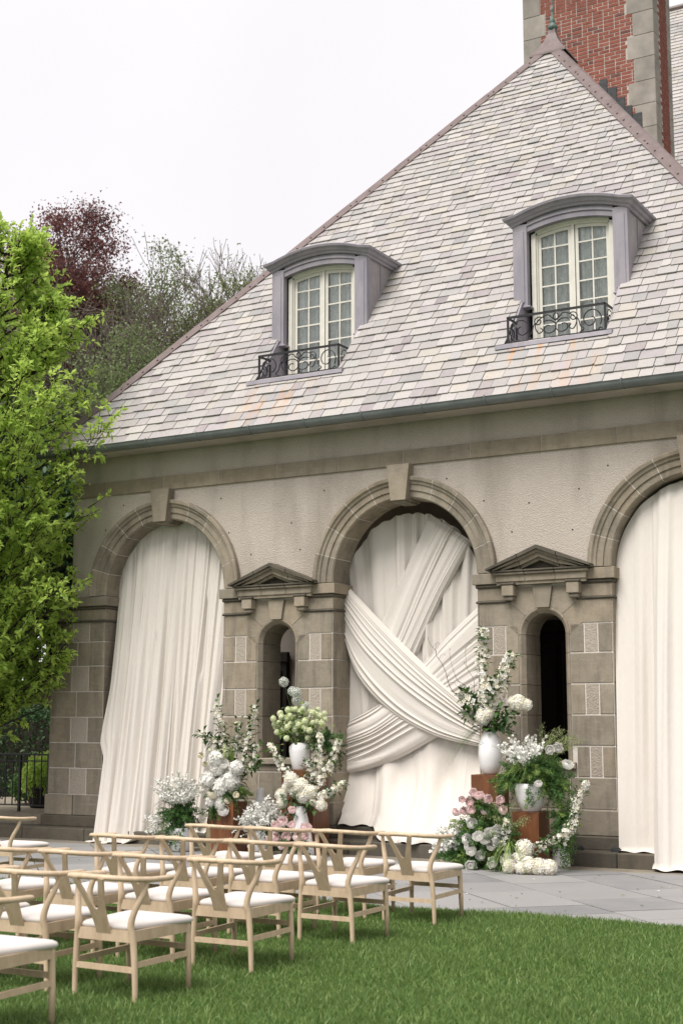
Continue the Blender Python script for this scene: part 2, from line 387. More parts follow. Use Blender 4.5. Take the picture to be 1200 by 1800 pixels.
# grass blades
def grass(x0, x1, y0, y1, n, hmin, hmax):
    X = rng.uniform(x0, x1, n); Y = rng.uniform(y0, y1, n); ed = -5.17+.045*np.sin(X*2.3)+.03*np.sin(X*7.1+1)+rng.normal(0, .02, n); Y = np.where(Y > ed, ed-rng.random(n)*.12, Y)
    cl = .75+.5*np.sin(X*2.1+np.sin(Y*1.7))*np.sin(Y*2.6+X*.6); h = .72*rng.uniform(hmin, hmax, n)*(.6+.55*cl)*rng.choice([.7, 1, 1, 1.35], n)
    a = rng.uniform(0, 2*np.pi, n); lean = rng.uniform(.1, .9, n)*h; w = rng.uniform(.0022, .005, n)
    px, py = np.cos(a), np.sin(a); b = rng.uniform(0, 2*np.pi, n)
    base = np.stack([X, Y, np.full(n, .008)], 1); wv = np.stack([px*w, py*w, 0*w], 1)
    lv = np.stack([np.cos(b)*lean, np.sin(b)*lean, h], 1)
    mid = base + lv*np.array([.35, .35, .6])
    V = np.stack([base-wv, base+wv, mid+wv*.8, mid-wv*.8, base+lv], 1).reshape(-1, 3)
    i = np.arange(n)*5; T = np.stack([np.stack([i,i+1,i+2],1), np.stack([i,i+2,i+3],1), np.stack([i+3,i+2,i+4],1)], 1).reshape(-1, 3)
    return V, T
Vs = []; Fs = []; o0 = 0
for a in ((-8.2, -2.6, -9.0, -5.13, 150000, .03, .07), (-6.6, -2.2, -12.2, -9.0, 110000, .03, .07), (-13.5, -8.2, -7.6, -5.13, 35000, .03, .065), (-10.5, -6.6, -12.2, -7.5, 50000, .03, .065), (-2.6, 1.5, -11, -5.13, 70000, .03, .065)):
    v, f = grass(*a); Vs.append(v); Fs.append(f+o0); o0 += len(v)
FF = np.concatenate(Fs); pale = np.repeat(rng.random(len(FF)//3) < .10, 3).astype(np.int32)
g = ob('grass', npmesh('grass', np.concatenate(Vs), FF, [M['grass'], M['grass_pale']], pale), kind='stuff')
tag(g, 'short mown green grass of the lawn in front of the terrace', 'grass')

# ================================================================== HOUSE
HX = -9.08
house = empty('stone_house', (HX, 0, .18)); tag(house, 'stone and stucco house wing with three arches, steep slate roof and dormers', 'house')
AC = [-13.19, -9.08, -4.97]; AR = 1.115; SZ = 3.72; AO = 1.415
# --- upper stucco wall with arch cut-outs (strip mesh)
xs = set(np.linspace(-15.0, -2.95, 40).tolist())
for c in AC: xs |= set((c + (AO-.06)*np.cos(np.linspace(0, np.pi, 41))).tolist())
xs = sorted(xs); zt = 5.93
def zb(x):
    for c in AC:
        d = abs(x-c)
        if d < AO-.06+1e-6: return SZ + math.sqrt(max(0, (AO-.06)**2-d*d))
    return SZ-.05
mb = MB()
for a, b in zip(xs[:-1], xs[1:]):
    za, zc = zb(a), zb(b)
    mb.add([(a,0,za),(b,0,zc),(b,0,zt),(a,0,zt),(a,.45,za),(b,.45,zc),(b,.45,zt),(a,.45,zt)], [(0,1,2,3),(5,4,7,6),(4,5,1,0),(3,2,6,7)])
e0, e1 = xs[0], xs[-1]
mb.add([(e0,0,zb(e0)),(e0,0,zt),(e0,.45,zt),(e0,.45,zb(e0))], [(0,1,2,3)]); mb.add([(e1,0,zb(e1)),(e1,.45,zb(e1)),(e1,.45,zt),(e1,0,zt)], [(0,1,2,3)])
wall = mb.build('wall', M['stucco'], house)
# weep holes
mb = MB()
for (x, z) in [(-14.0,5.12),(-12.15,5.08),(-12.0,4.55),(-10.9,4.62),(-10.35,5.05),(-8.4,5.05),(-7.85,4.7),(-7.2,4.62),(-6.5,4.75),(-6.1,5.02),(-14.35,4.75),(-11.6,4.2),(-10.75,4.22),(-7.45,4.25),(-6.6,4.22)]:
    mb.tube([(x,-.004,z),(x,.02,z)], .012, 8)
mb.build('weep_hole', M['flash'], wall, kind='stuff')
# side + back walls, interior
for bx in ((-15.0, -14.7, 5.7, 12, 0, 5.93), (-15.0, -14.7, .46, 5.7, 5.45, 5.93), (-3.3, -2.95, .46, 12, 0, 5.93)):
    mb = MB(); mb.box(*bx); mb.build('side_wall', M['stucco'], house)
mb = MB(); mb.box(-12.7, -3.3, 3.6, 3.9, .1, 5.93); mb.build('loggia_wall', M['interior'], house)
mb = MB(); mb.box(-16.8, -12.7, 5.4, 5.7, .1, 5.4); mb.build('garden_front_wall', M['interior'], house)
mb = MB(); mb.box(-14.7, -3.3, .45, 3.6, 5.5, 5.7); mb.build('loggia_ceiling', M['interior'], house)
def door(x0, x1, z1, yd=3.56):
    d = block('loggia_door', x0, x1, yd-.06, yd+.06, .18, z1, M['door'], house, .01)
    block('door_cornice', x0-.07, x1+.07, yd-.14, yd-.055, z1-.16, z1+.03, M['door'], d, .015)
    n = 3
    for i in range(n): block('door_panel', x0+.08+(x1-x0-.1)*i/n, x0+(x1-x0-.1)*(i+1)/n, yd-.09, yd-.05, .35, z1-.3, M['door'], d, .02)
door(-15.5, -14.33, 3.05, 5.36); door(-9.3, -7.6, 3.3)
# --- archivolts
def sweep(mb, prof, c, a0, a1, n=6, mi=0):
    """prof list of (r,y) closed; swept about arch centre in x-z plane"""
    k = len(prof); vs = []
    for i in range(n+1):
        a = a0+(a1-a0)*i/n
        for r, y in prof: vs.append((c-r*math.cos(a), y, SZ+r*math.sin(a)))
    fs = [(i*k+j, (i+1)*k+j, (i+1)*k+(j+1) % k, i*k+(j+1) % k) for i in range(n) for j in range(k)]
    fs += [tuple(range(k)), tuple((n)*k+j for j in range(k-1, -1, -1))]
    mb.add(vs, fs, mi)
prof = [(AR,.42),(AR,-.005),(AR+.018,-.022),(AR+.10,-.022),(AR+.105,-.042),(AR+.185,-.042),(AR+.195,-.062),(AR+.225,-.07),(AR+.245,-.095),(AR+.285,-.098),(AO,-.085),(AO,.05),(AO-.06,.42)]
core = [(AR+.003,.41),(AR+.003,-.003),(AR+.02,-.019),(AR+.102,-.019),(AR+.107,-.039),(AR+.187,-.039),(AR+.197,-.059),(AR+.227,-.067),(AR+.247,-.092),(AR+.283,-.095),(AO-.004,-.082),(AO-.004,.05)]
for ai, c in enumerate(AC):
    mb = MB(); sweep(mb, core, c, 0, math.pi, 44); arch = mb.build('arch', M['mortar'], house)
    kw = .125; nb = 5
    edges = np.linspace(0, math.pi/2-kw*.62, nb+1)
    for side in (0, 1):
        for i in range(nb):
            a0, a1 = edges[i]+.0042, edges[i+1]-.0042
            if side: a0, a1 = math.pi-a1, math.pi-a0
            mb = MB(); sweep(mb, prof, c, a0, a1, 6); mb.build('voussoir', M['stone'], arch)
    # keystone
    zk0, zk1 = SZ+AR-.045, 5.292
    mb = MB(); mb.prism([(c-.115,zk0),(c+.115,zk0),(c+.175,zk1),(c-.175,zk1)], 'y', -.15, .3); mb.build('keystone', M['stone_pale'], arch)
    mb = MB(); mb.prism([(c-.10,zk0-.03),(c+.10,zk0-.03),(c+.10,zk0+.03),(c-.10,zk0+.03)], 'y', -.1, .25); mb.build('keystone_foot', M['stone'], arch)
# --- string course
mb = MB(); mb.box(-15.0, -2.95, -.022, .1, 5.30, 5.498); sc_ = mb.build('string_course', M['mortar'], house)
jx = [-15.02,-14.34,-13.22,-12.18,-11.15,-10.11,-9.06,-8.03,-7.0,-5.96,-4.9,-3.9,-2.93]
for a, b in zip(jx[:-1], jx[1:]): block('course_stone', a+.004, b-.004, -.03, .1, 5.293, 5.505, M['stone_pale'], sc_, .005)
# --- piers
J = .0075
def courses_side(pier, xo, xi, z0, z1, panel, sgn, mat='stone'):
    """stones of one side of a niche pier; xo outer edge, xi niche edge"""
    if panel:
        p = [0, .34, .66, 1.0]; ms = ['stone', 'panel', 'stone']
    else: p = [0, 1.0]; ms = ['stone']
    for i, m_ in enumerate(ms):
        a, b = sorted((xo+(xi-xo)*p[i], xo+(xi-xo)*p[i+1]))
        block('stucco_panel' if m_ == 'panel' else 'stone', a+J, b-J, .002 if m_ == 'panel' else -.004, .06, z0+J, z1-J, M[m_], pier, .004 if m_ == 'panel' else .007)
ZC = [3.308, 3.005, 2.63, 2.235, 1.842, 1.45, 1.06, .66, .34]
def reveal(pier, x, zs, sgn, y1=.46):
    for a, b in zip(zs[:-1], zs[1:]):
        x0, x1 = (x-.02, x) if sgn > 0 else (x, x+.02)
        block('reveal_stone', x0, x1, -.002, y1, b+J, a-J, M['stone'], pier, .004)
def imposts(pier, x0, x1, gaps, y1=.46):
    """abacus, necking and astragal mouldings round a pier head"""
    for a, b in gaps:
        L0 = a <= x0+.01; L1 = b >= x1-.01
        e0 = .05 if L0 else 0; e1 = .05 if L1 else 0
        n = max(1, round((b-a)/.6)); w = (b-a)/n
        for i in range(n):
            aa = a+w*i-(e0 if i == 0 else -.003); bb = a+w*(i+1)+(e1 if i == n-1 else -.003)
            block('abacus', aa, bb, -.06, y1, 3.562, 3.705, M['stone'], pier, .006)
            aa2 = aa+(.03 if (i == 0 and L0) else 0); bb2 = bb-(.03 if (i == n-1 and L1) else 0)
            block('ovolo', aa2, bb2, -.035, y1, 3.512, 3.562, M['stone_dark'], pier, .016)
            aa3 = aa+(.05 if (i == 0 and L0) else 0)+.003; bb3 = bb-(.05 if (i == n-1 and L1) else 0)-.003
            block('necking', aa3, bb3, -.006, y1, 3.345, 3.51, M['stone'], pier, .005)
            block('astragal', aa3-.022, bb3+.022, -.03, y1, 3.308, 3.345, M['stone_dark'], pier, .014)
def plinth(pier, x0, x1, n):
    w = (x1-x0)/n
    for i in range(n): block('plinth_stone', x0-.03+(w+.06/n)*i+J, x0-.03+(w+.06/n)*(i+1)-J, -.04, .5, .345, .655, M['stone'], pier, .01)
    block('base_stone', x0-.06, x1+.06, -.085, .52, .172, .342, M['stone_dark'], pier, .015)
# plain end piers
def end_pier(px0, px1, sg):
    """px0 outer edge, px1 arch edge; sg = +1 left pier, -1 its mirror"""
    def o2(a, b): return (min(a, b), max(a, b))
    x0, x1 = o2(px0, px1); mb = MB(); mb.box(x0+.012, x1-.012, .006, .45, .2, 3.7); pier = mb.build('pier', M['mortar'], house); ex = px1-sg*.02
    for i in range(len(ZC)-2):
        z1, z0 = ZC[i], ZC[i+1]
        sp = [px0, px0+sg*.435, px0+sg*.77, ex] if i % 2 == 0 else [px0, px0+sg*.54, ex]
        for k in range(len(sp)-1):
            pm = (i % 2 == 0 and k == 1); a, b = o2(sp[k], sp[k+1])
            block('stucco_panel' if pm else 'stone', a+J, b-J, .002 if pm else -.004, .4 if k == 0 else .06, z0+J, z1-J, M['panel' if pm else 'stone'], pier, .004 if pm else .007)
    reveal(pier, px1, ZC[:-1], sg); imposts(pier, x0, x1, [(x0, x1)]); plinth(pier, x0, x1, 2)
end_pier(-15.39, AC[0]-AR, 1); end_pier(-2.77, AC[2]+AR, -1)
# niche piers
def niche_pier(c, x0, x1):
    NR, NS, NB = .35, 2.885, 1.25
    # core with opening
    mb = MB(); T = .52
    mb.box(x0+.012, c-NR+.004, .006, T, .2, SZ-.02); mb.box(c+NR-.004, x1-.012, .006, T, .2, SZ-.02); mb.box(c-NR+.004, c+NR-.004, .006, T, .2, NB-.06)
    xs = [c-NR*math.cos(a) for a in np.linspace(0, math.pi, 25)]
    for a, b in zip(xs[:-1], xs[1:]):
        za, zb_ = (NS+math.sqrt(max(0, NR*NR-(q-c)**2)) for q in (a, b))
        mb.add([(a,.006,za),(b,.006,zb_),(b,.006,SZ-.02),(a,.006,SZ-.02),(a,T,za),(b,T,zb_),(b,T,SZ-.02),(a,T,SZ-.02)], [(0,1,2,3),(5,4,7,6),(4,5,1,0)])
    pier = mb.build('pier', M['mortar'], house)
    xr = x1-.02; xl = x0+.02
    for i in range(1, len(ZC)-2):
        z1, z0 = ZC[i], ZC[i+1]; pan = i % 2 == 1
        if z0 > 1.2:
            courses_side(pier, xl, c-NR-.0, z0, z1, pan, -1); courses_side(pier, xr, c+NR+.0, z0, z1, pan, 1)
        elif z1 > 1.2:   # course beside and below the niche sill
            courses_side(pier, xl, c-NR-.06, z0, z1, pan, -1); courses_side(pier, xr, c+NR+.06, z0, z1, pan, 1)
            block('niche_sill', c-NR-.055, c+NR+.055, -.05, T, NB-.09, NB, M['stone'], pier, .012)
            block('stone', c-NR-.055, c+NR+.055, -.004, .06, z0+J, NB-.095, M['stone'], pier)
        else:
            w = (xr-xl)/3
            for k in range(3): block('stone', xl+w*k+J, xl+w*(k+1)-J, -.004, .06, z0+J, z1-J, M['stone'], pier)
    # niche lining: jamb blocks and arched surround (bevelled front edge)
    pr = [(NR, -.006), (NR-.012, -.014), (NR-.03, -.008), (NR-.075, .05), (NR-.078, T), (NR, T)]
    for s in (-1, 1):
        for (za, zb2) in ((NB, 1.45), (1.45, 1.842), (1.842, 2.235), (2.235, 2.63), (2.63, NS)):
            mb = MB(); mb.prism([(c+s*r, y) for r, y in pr], 'z', za+.003, zb2-.003); mb.build('jamb_stone', M['stone'], pier)
    n = 5; ed = np.linspace(0, math.pi, n+1)
    for i in range(n):
        mb = MB(); k = len(pr); vs = []; m = 5
        for q in range(m+1):
            a = ed[i]+.006+(ed[i+1]-ed[i]-.012)*q/m
            for r, y in pr: vs.append((c-r*math.cos(a), y, NS+r*math.sin(a)))
        fs = [(q*k+j, (q+1)*k+j, (q+1)*k+(j+1) % k, q*k+(j+1) % k) for q in range(m) for j in range(k)] + [tuple(range(k)), tuple(m*k+j for j in range(k-1, -1, -1))]
        mb.add(vs, fs); mb.build('niche_voussoir', M['stone_pale'], pier)
    # spandrel stones round the niche head
    def arcpts(a0, a1, r=NR+.004, n=8): return [(c-r*math.cos(a), NS+r*math.sin(a)) for a in np.linspace(a0, a1, n)]
    kz = 3.505
    def sp(poly, y0, mat): mb = MB(); mb.prism(poly, 'y', y0, .06); mb.build('spandrel_stone', M[mat], pier)
    sp([(c-.09, NS+math.sqrt(NR**2-.0081)+.004), (c+.09, NS+math.sqrt(NR**2-.0081)+.004), (c+.135, kz), (c-.135, kz)], -.045, 'stone_pale')
    a1 = math.asin(.098/NR); 
    for s in (-1, 1):
        arc = [(c+s*(NR+.004)*math.sin(a), NS+(NR+.004)*math.cos(a)) for a in np.linspace(a1+.01, .80, 6)]
        poly = arc + [(c+s*.46, 3.30), (c+s*.46, kz), (c+s*.143, kz)]
        sp(poly if s > 0 else poly[::-1], -.005, 'stone_pale')
        arc = [(c+s*(NR+.004)*math.sin(a), NS+(NR+.004)*math.cos(a)) for a in np.linspace(.82, 1.62, 7)]
        xo = (x1-.026) if s > 0 else (x0+.026)
        poly = [(c+s*.465, 3.292)] + arc + [(c+s*.52, ZC[1]+.01), (xo, ZC[1]+.01), (xo, 3.302), (c+s*.465, 3.302)]
        poly[0] = (c+s*.462, 3.29); sp(poly if s < 0 else poly[::-1], -.004, 'stone')
    reveal(pier, x1, [3.308]+ZC[1:-1], 1); reveal(pier, x0, [3.308]+ZC[1:-1], -1)
    imposts(pier, x0, x1, [(x0, c-.47), (c+.47, x1)])
    for k in range(1): pass
    plinth(pier, x0, x1, 3)
    # pediment
    pd_ = MB(); Yp = -.13
    pd_.box(c-.62, c+.62, Yp+.04, .02, 3.535, 3.60); pd = pd_.build('pediment', M['stone'], pier and house)
    for (a, b) in ((-.63, -.21), (-.21, .21), (.21, .63)):
        block('cornice_stone', c+a+.002, c+b-.002, Yp+.02, .03, 3.575, 3.662, M['stone_pale'], pd, .005)
        block('cornice_moulding', c+a-(.03 if a < -.5 else -.002), c+b+(.03 if b > .5 else -.002), Yp-.02, .03, 3.662, 3.70, M['stone'], pd, .012)
        block('cornice_fillet', c+a-(.045 if a < -.5 else -.002), c+b+(.045 if b > .5 else -.002), Yp-.04, .03, 3.70, 3.725, M['stone_dark'], pd, .006)
    # raking cornice
    ax, az, ex, ez = c, 4.03, .72, 3.72
    for s in (-1, 1):
        for (o, t, y) in ((0, .045, -.10), (.045, .035, -.06), (.08, .055, -.02), (.135, .04, .03)):
            top0 = az-o*1.09; e = ex-(.02 if o > 0 else 0)-o*.25; zt_ = ez+.028-o*.0
            sl = (az-(ez+.03))/ex
            def zz(q, o_): return az-o_*1.09-sl*abs(q)
            for (q0, q1) in ((0, .265), (.275, e)):
                p = [(c+s*q0, zz(q0, o)), (c+s*q1, zz(q1, o)), (c+s*q1, max(zz(q1, o+t), 3.722)), (c+s*q0, max(zz(q0, o+t), 3.722))]
                if p[1][1] < 3.73: 
                    q2 = (az-o*1.09-3.735)/sl
                    if q2 < q0+.02: continue
                    p = [(c+s*q0, zz(q0, o)), (c+s*q2, zz(q2, o)), (c+s*q2, 3.722), (c+s*q0, max(zz(q0, o+t), 3.722))]
                if s > 0: p = p[::-1]
                mb = MB(); mb.prism(p, 'y', Yp+y, .03); mb.build('raking_stone', M['stone_dark' if o == 0 else 'stone'], pd)
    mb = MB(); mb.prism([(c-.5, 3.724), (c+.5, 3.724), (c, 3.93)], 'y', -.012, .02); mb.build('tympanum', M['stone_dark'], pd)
    for s in (-1, 1):
        b = block('bracket', c+s*.45-.085, c+s*.45+.085, -.14, .02, 3.385, 3.53, M['stone_pale'], pd, .01)
        block('bracket_foot', c+s*.45-.065, c+s*.45+.065, -.11, .02, 3.33, 3.384, M['stone'], pd, .012)
        block('bracket_cap', c+s*.45-.10, c+s*.45+.10, -.15, .02, 3.53, 3.56, M['stone_dark'], pd, .008)
for a, b in ((0, 1), (1, 2)): niche_pier((AC[a]+AC[b])/2, AC[a]+AR, AC[b]-AR)

# ================================================================== ROOF
TH = math.atan2(8.17, 6.45); ct, st = math.cos(TH), math.sin(TH); SM = 6.45/ct; EY, EZ = -.45, 5.99
HW = 6.26; XA = -9.04; XL, XR = HX-HW, HX+HW
def RP(x, s, h=0): return (x, EY+s*ct-h*st, EZ+s*st+h*ct)
DC = [-10.98, -6.88]; DW = .84; SN = (6.90-EZ)/st; ST = (9.0-EZ)/st; NW = .735
tri = [(XL, 0), (XR, 0), (XA, SM)]
pieces = []
cuts = [-99] + [q for d in DC for q in (d-NW, d+NW)] + [99]
for i in range(5):
    p = clip(clip(tri, -1, 0, -cuts[i]), 1, 0, cuts[i+1])
    if i % 2 == 0: pieces.append(p)
    else: pieces += [clip(p, 0, 1, SN), clip(p, 0, -1, -ST)]
mb = MB()
for p in pieces:
    if len(p) > 2: mb.add([RP(x, s, -.005) for x, s in p], [tuple(range(len(p)))])
BY = 14.0; ax = RP(XA, SM)
# other slopes
mb.add([(XL, EY, EZ), (XL, BY, EZ), (XA, BY, ax[2]), (XA, ax[1], ax[2])], [(0, 3, 2, 1)])
mb.add([(XR, EY, EZ), (XR, BY, EZ), (XA, BY, ax[2]), (XA, ax[1], ax[2])], [(0, 1, 2, 3)])
mb.add([(XL, EY, EZ-.03), (XR, EY, EZ-.03), (XR, .1, EZ-.03), (XL, .1, EZ-.03)], [(0, 3, 2, 1)])
roof = mb.build('roof', M['deck'], house)
pal = [((.46, .435, .41), 6), ((.43, .402, .385), 5), ((.415, .38, .375), 4.5), ((.37, .33, .34), 2.8), ((.29, .24, .255), 1.1), ((.45, .41, .355), 2.0), ((.37, .355, .345), 2.2), ((.30, .295, .295), .8)]
pw = [p[1] for p in pal]
def scol(x, s):
    q = .5+.5*math.sin(x*1.3+math.sin(s*1.1)*2); w = list(pw); w[3] *= .5+1.0*q; w[4] *= .3+1.2*q*q
    if s > 6: w = [w[0]*1.5, w[1]*1.5, w[2], w[3]*.7, w[4]*.4, w[5]*2, w[6]*1.4, w[7]]
    c = rd.choices([p[0] for p in pal], w)[0]; k = rd.uniform(.84, 1.12)*.84; return tuple(min(1, (q_*.74+m_*.26)*k) for q_, m_ in zip(c, (.40, .378, .362)))
def setcol(me, cols):
    a = me.color_attributes.new('Col', 'FLOAT_COLOR', 'CORNER'); A = np.ones((len(me.loops), 4), np.float32); A[:, :3] = cols; a.data.foreach_set('color', A.ravel())
slates = []; s = .0; row = 0
hl = (SM, (XA-XL)); 
while s < SM-.12:
    e = .188-.028*min(1, s/SM*1.2); hwid = (1-s/SM)
    x = XL*(hwid)+XA*(1-hwid)-.3*rd.random(); xe = XR*hwid+XA*(1-hwid)
    while x < xe:
        w = rd.choice([.14, .18, .2, .22, .25, .27, .3, .34])*(1-.1*s/SM); g = rd.uniform(.002, .0045); up = min(s+e*1.12, SM)
        lo = s+rd.uniform(-.007, .007)
        b0 = rd.uniform(-.006, .006); ch = rd.random()
        poly = [(x+g, lo), (x+w-g, lo+b0), (x+w-g, up), (x+g, up)]
        if ch < .12: poly = [(x+g, lo+.02), (x+g+.03, lo), (x+w-g, lo+b0), (x+w-g, up), (x+g, up)]
        elif ch < .24: poly = [(x+g, lo), (x+w-g-.035, lo+b0), (x+w-g, lo+b0+.025), (x+w-g, up), (x+g, up)]
        # hips
        kx = (XA-XL)/SM; poly = clip(poly, -1, kx, -XL-.0); kx2 = (XR-XA)/SM
        if len(poly) > 2: poly = clip(poly, 1, kx2, XR)
        parts = [poly] if len(poly) > 2 else []
        for d in DC:
            np_ = []
            for p in parts:
                cx = sum(q[0] for q in p)/len(p); cs = sum(q[1] for q in p)/len(p)
                mx = min(q[0] for q in p); Mx = max(q[0] for q in p)
                if s+e*1.0 < SN+.03 or s > ST-.05 or Mx < d-DW or mx > d+DW: np_.append(p); continue
                wdt = NW if s < SN+ (7.62-6.9)/st-.02 else DW-.02
                a = clip(p, 1, 0, d-wdt); b = clip(p, -1, 0, -(d+wdt))
                for q in (a, b):
                    if len(q) > 2 and area(q) > .0015: np_.append(q)
            parts = np_
        for p in parts:
            if area(p) < .002: continue
            lift = rd.uniform(0, .012); tk = .019
            hs = [.03+lift-.018*(q[1]-s)/e for q in p]
            n = len(p); vs = [RP(q[0], q[1], h) for q, h in zip(p, hs)] + [RP(q[0], q[1], h-tk) for q, h in zip(p, hs)]
            fs = [tuple(range(n))] + [(i, n+i, n+(i+1) % n, (i+1) % n) for i in range(n)]
            slates.append((vs, fs, scol(sum(q[0] for q in p)/n, s), p, s))
        x += w
    s += e; row += 1
C0 = np.array((0, -17.305, 1.68))
def dist(sl): return np.linalg.norm(np.array(sl[0][0])-C0) + (0 if sl[3][0][0] < -5.0 else 100) + (30 if area(sl[3]) < .03 else 0)
slates.sort(key=dist)
for vs, fs, c, p, s in slates[:300]:
    me = md('slate', vs, fs, M['slate']); setcol(me, c); ob('slate', me, roof)
mb = MB(); cols = []
for vs, fs, c, p, s in slates[300:]:
    mb.add(vs, fs); cols += [c]*sum(len(f) for f in fs)
so = mb.build('slates', M['slate'], roof, kind='stuff'); setcol(so.data, np.array(cols))
# slates of the slope turned away from the terrace
run2 = XR-XA; SM2 = math.hypot(run2, ax[2]-EZ); c2_, s2_ = run2/SM2, (ax[2]-EZ)/SM2; mb = MB(); cols = []; s = 0
while s < SM2-.1:
    y = EY+(ax[1]-EY)*s/SM2-.2*rd.random(); e = .18
    while y < BY:
        w = rd.choice([.18, .22, .25, .3, .34]); up = min(s+e*1.1, SM2); p = clip([(y+.003, s), (y+w-.003, s), (y+w-.003, up), (y+.003, up)], -1, (ax[1]-EY)/SM2, -EY); y += w
        if len(p) < 3: continue
        lf = rd.uniform(0, .01); n = len(p); H = [.03+lf-.018*(q[1]-s)/e for q in p]
        def Q2(q, h): return (XR-q[1]*c2_+h*s2_, q[0], EZ+q[1]*s2_+h*c2_)
        mb.add([Q2(q, h) for q, h in zip(p, H)]+[Q2(q, h-.018) for q, h in zip(p, H)], [tuple(range(n))]+[(i, n+i, n+(i+1) % n, (i+1) % n) for i in range(n)]); cols += [scol(y, s)]*(n+4*n)
    s += e
so = mb.build('slates', M['slate'], roof, kind='stuff'); setcol(so.data, np.array(cols))
# eave board + gutter
mb = MB(); mb.box(XL+.1, XR-.1, -.40, -.02, 5.90, 5.955); mb.build('eave_board', M['stucco'], house)
mb = MB(); GR = .085; gy, gz = EY-.065, EZ-.02
prf = [(gy-GR*math.cos(a), gz-GR*math.sin(a)) for a in np.linspace(0, math.pi, 13)]; prf = [(gy-GR-.012, gz+.012)] + prf
n = len(prf); vs = []; 
for x in (XL-.06, XR+.06): vs += [(x, y, z) for y, z in prf]
mb.add(vs, [(i, n+i, n+i+1, i+1) for i in range(n-1)]); mb.add([(XL-.06, y, z) for y, z in prf], [tuple(range(n))])
gut = mb.build('gutter', M['zinc'], house, smooth=True)
x = XL+.35
while x < -3.5:
    mb = MB(); mb.tube([(x, gy-(GR+.004)*math.cos(a), gz-(GR+.004)*math.sin(a)) for a in np.linspace(-.3, math.pi, 12)], .011, 6); mb.build('gutter_strap', M['zinc'], gut); x += .93
# hips: copper caps
def hipcap(xe, sgn):
    A = Vector((xe, EY, EZ)); B = Vector(RP(XA, SM)); d = B-A; L = d.length
    n1 = Vector((0, -st, ct)); n2 = Vector((sgn*st, 0, ct))
    k = (XA-XL)/SM
    u1 = Vector((-sgn, 0, 0)); u1 = (u1 - d.normalized()*u1.dot(d.normalized())).normalized(); u1 = (u1-n1*u1.dot(n1)).normalized()
    dn = d.normalized(); t1 = n1.cross(dn); t1 *= (1 if t1.dot(Vector((-sgn, 0, 0))) > 0 else -1)
    t2 = n2.cross(dn); t2 *= (1 if t2.y > 0 else -1)
    nseg = 7; pr = None
    for i in range(nseg):
        a = A+d*(i/nseg)-dn*.03; b = A+d*((i+1)/nseg)
        w = .155; off = .045 + (.004 if i % 2 else 0)
        rows = []
        for p in (a, b):
            top = p + (n1+n2).normalized()*(off+.02)
            rows.append([p+n1*(off-.02)+t1*w, p+n1*off+t1*w, top+t1*.03, top+t2*.03, p+n2*off+t2*w, p+n2*(off-.02)+t2*w])
        mb = MB(); mb.add(rows[0]+rows[1], [(j, j+1, 6+j+1, 6+j) for j in range(5)] + [(0, 1, 2, 3, 4, 5), (11, 10, 9, 8, 7, 6)])
        o = mb.build('hip_cap', M['copper'], roof)
        mb = MB()
        for q in np.arange(.1, (b-a).length, .32):
            c = a+dn*q+n1*(off+.008)+t1*.09; mb.tube([c-n1*.004, c+n1*.012], .016, 7)
        mb.build('nail', M['copper'], o, kind='stuff')
hipcap(XL, -1); hipcap(XR, 1)
# finial
ap = Vector(RP(XA, SM)); mb = MB()
def ring(w, z): return [(ap.x-w, ap.y-w*.86, z), (ap.x+w, ap.y-w*.86, z), (ap.x+w, ap.y+w, z), (ap.x-w, ap.y+w, z)]
pf = [(.35, -.30), (.345, -.26), (.22, -.10), (.13, .05), (.075, .2), (.06, .3)]
vs = []
for w, z in pf: vs += ring(w, ap.z+z)
mb.add(vs, [(i*4+j, i*4+(j+1) % 4, (i+1)*4+(j+1) % 4, (i+1)*4+j) for i in range(len(pf)-1) for j in range(4)])
fin = mb.build('finial_cap', M['copper'], roof)
mb = MB(); mb.lathe([(.001, .27), (.07, .28), (.10, .33), (.085, .36), (.05, .40), (.05, .43), (.062, .46), (.04, .5), (.022, .58), (.02, .66), (.036, .69), (.02, .72), (.012, .8), (.009, 1.1), (.001, 1.35)], 14, c=(ap.x, ap.y))
o = mb.build('finial', M['verdigris'], fin, smooth=True); o.location.z = ap.z

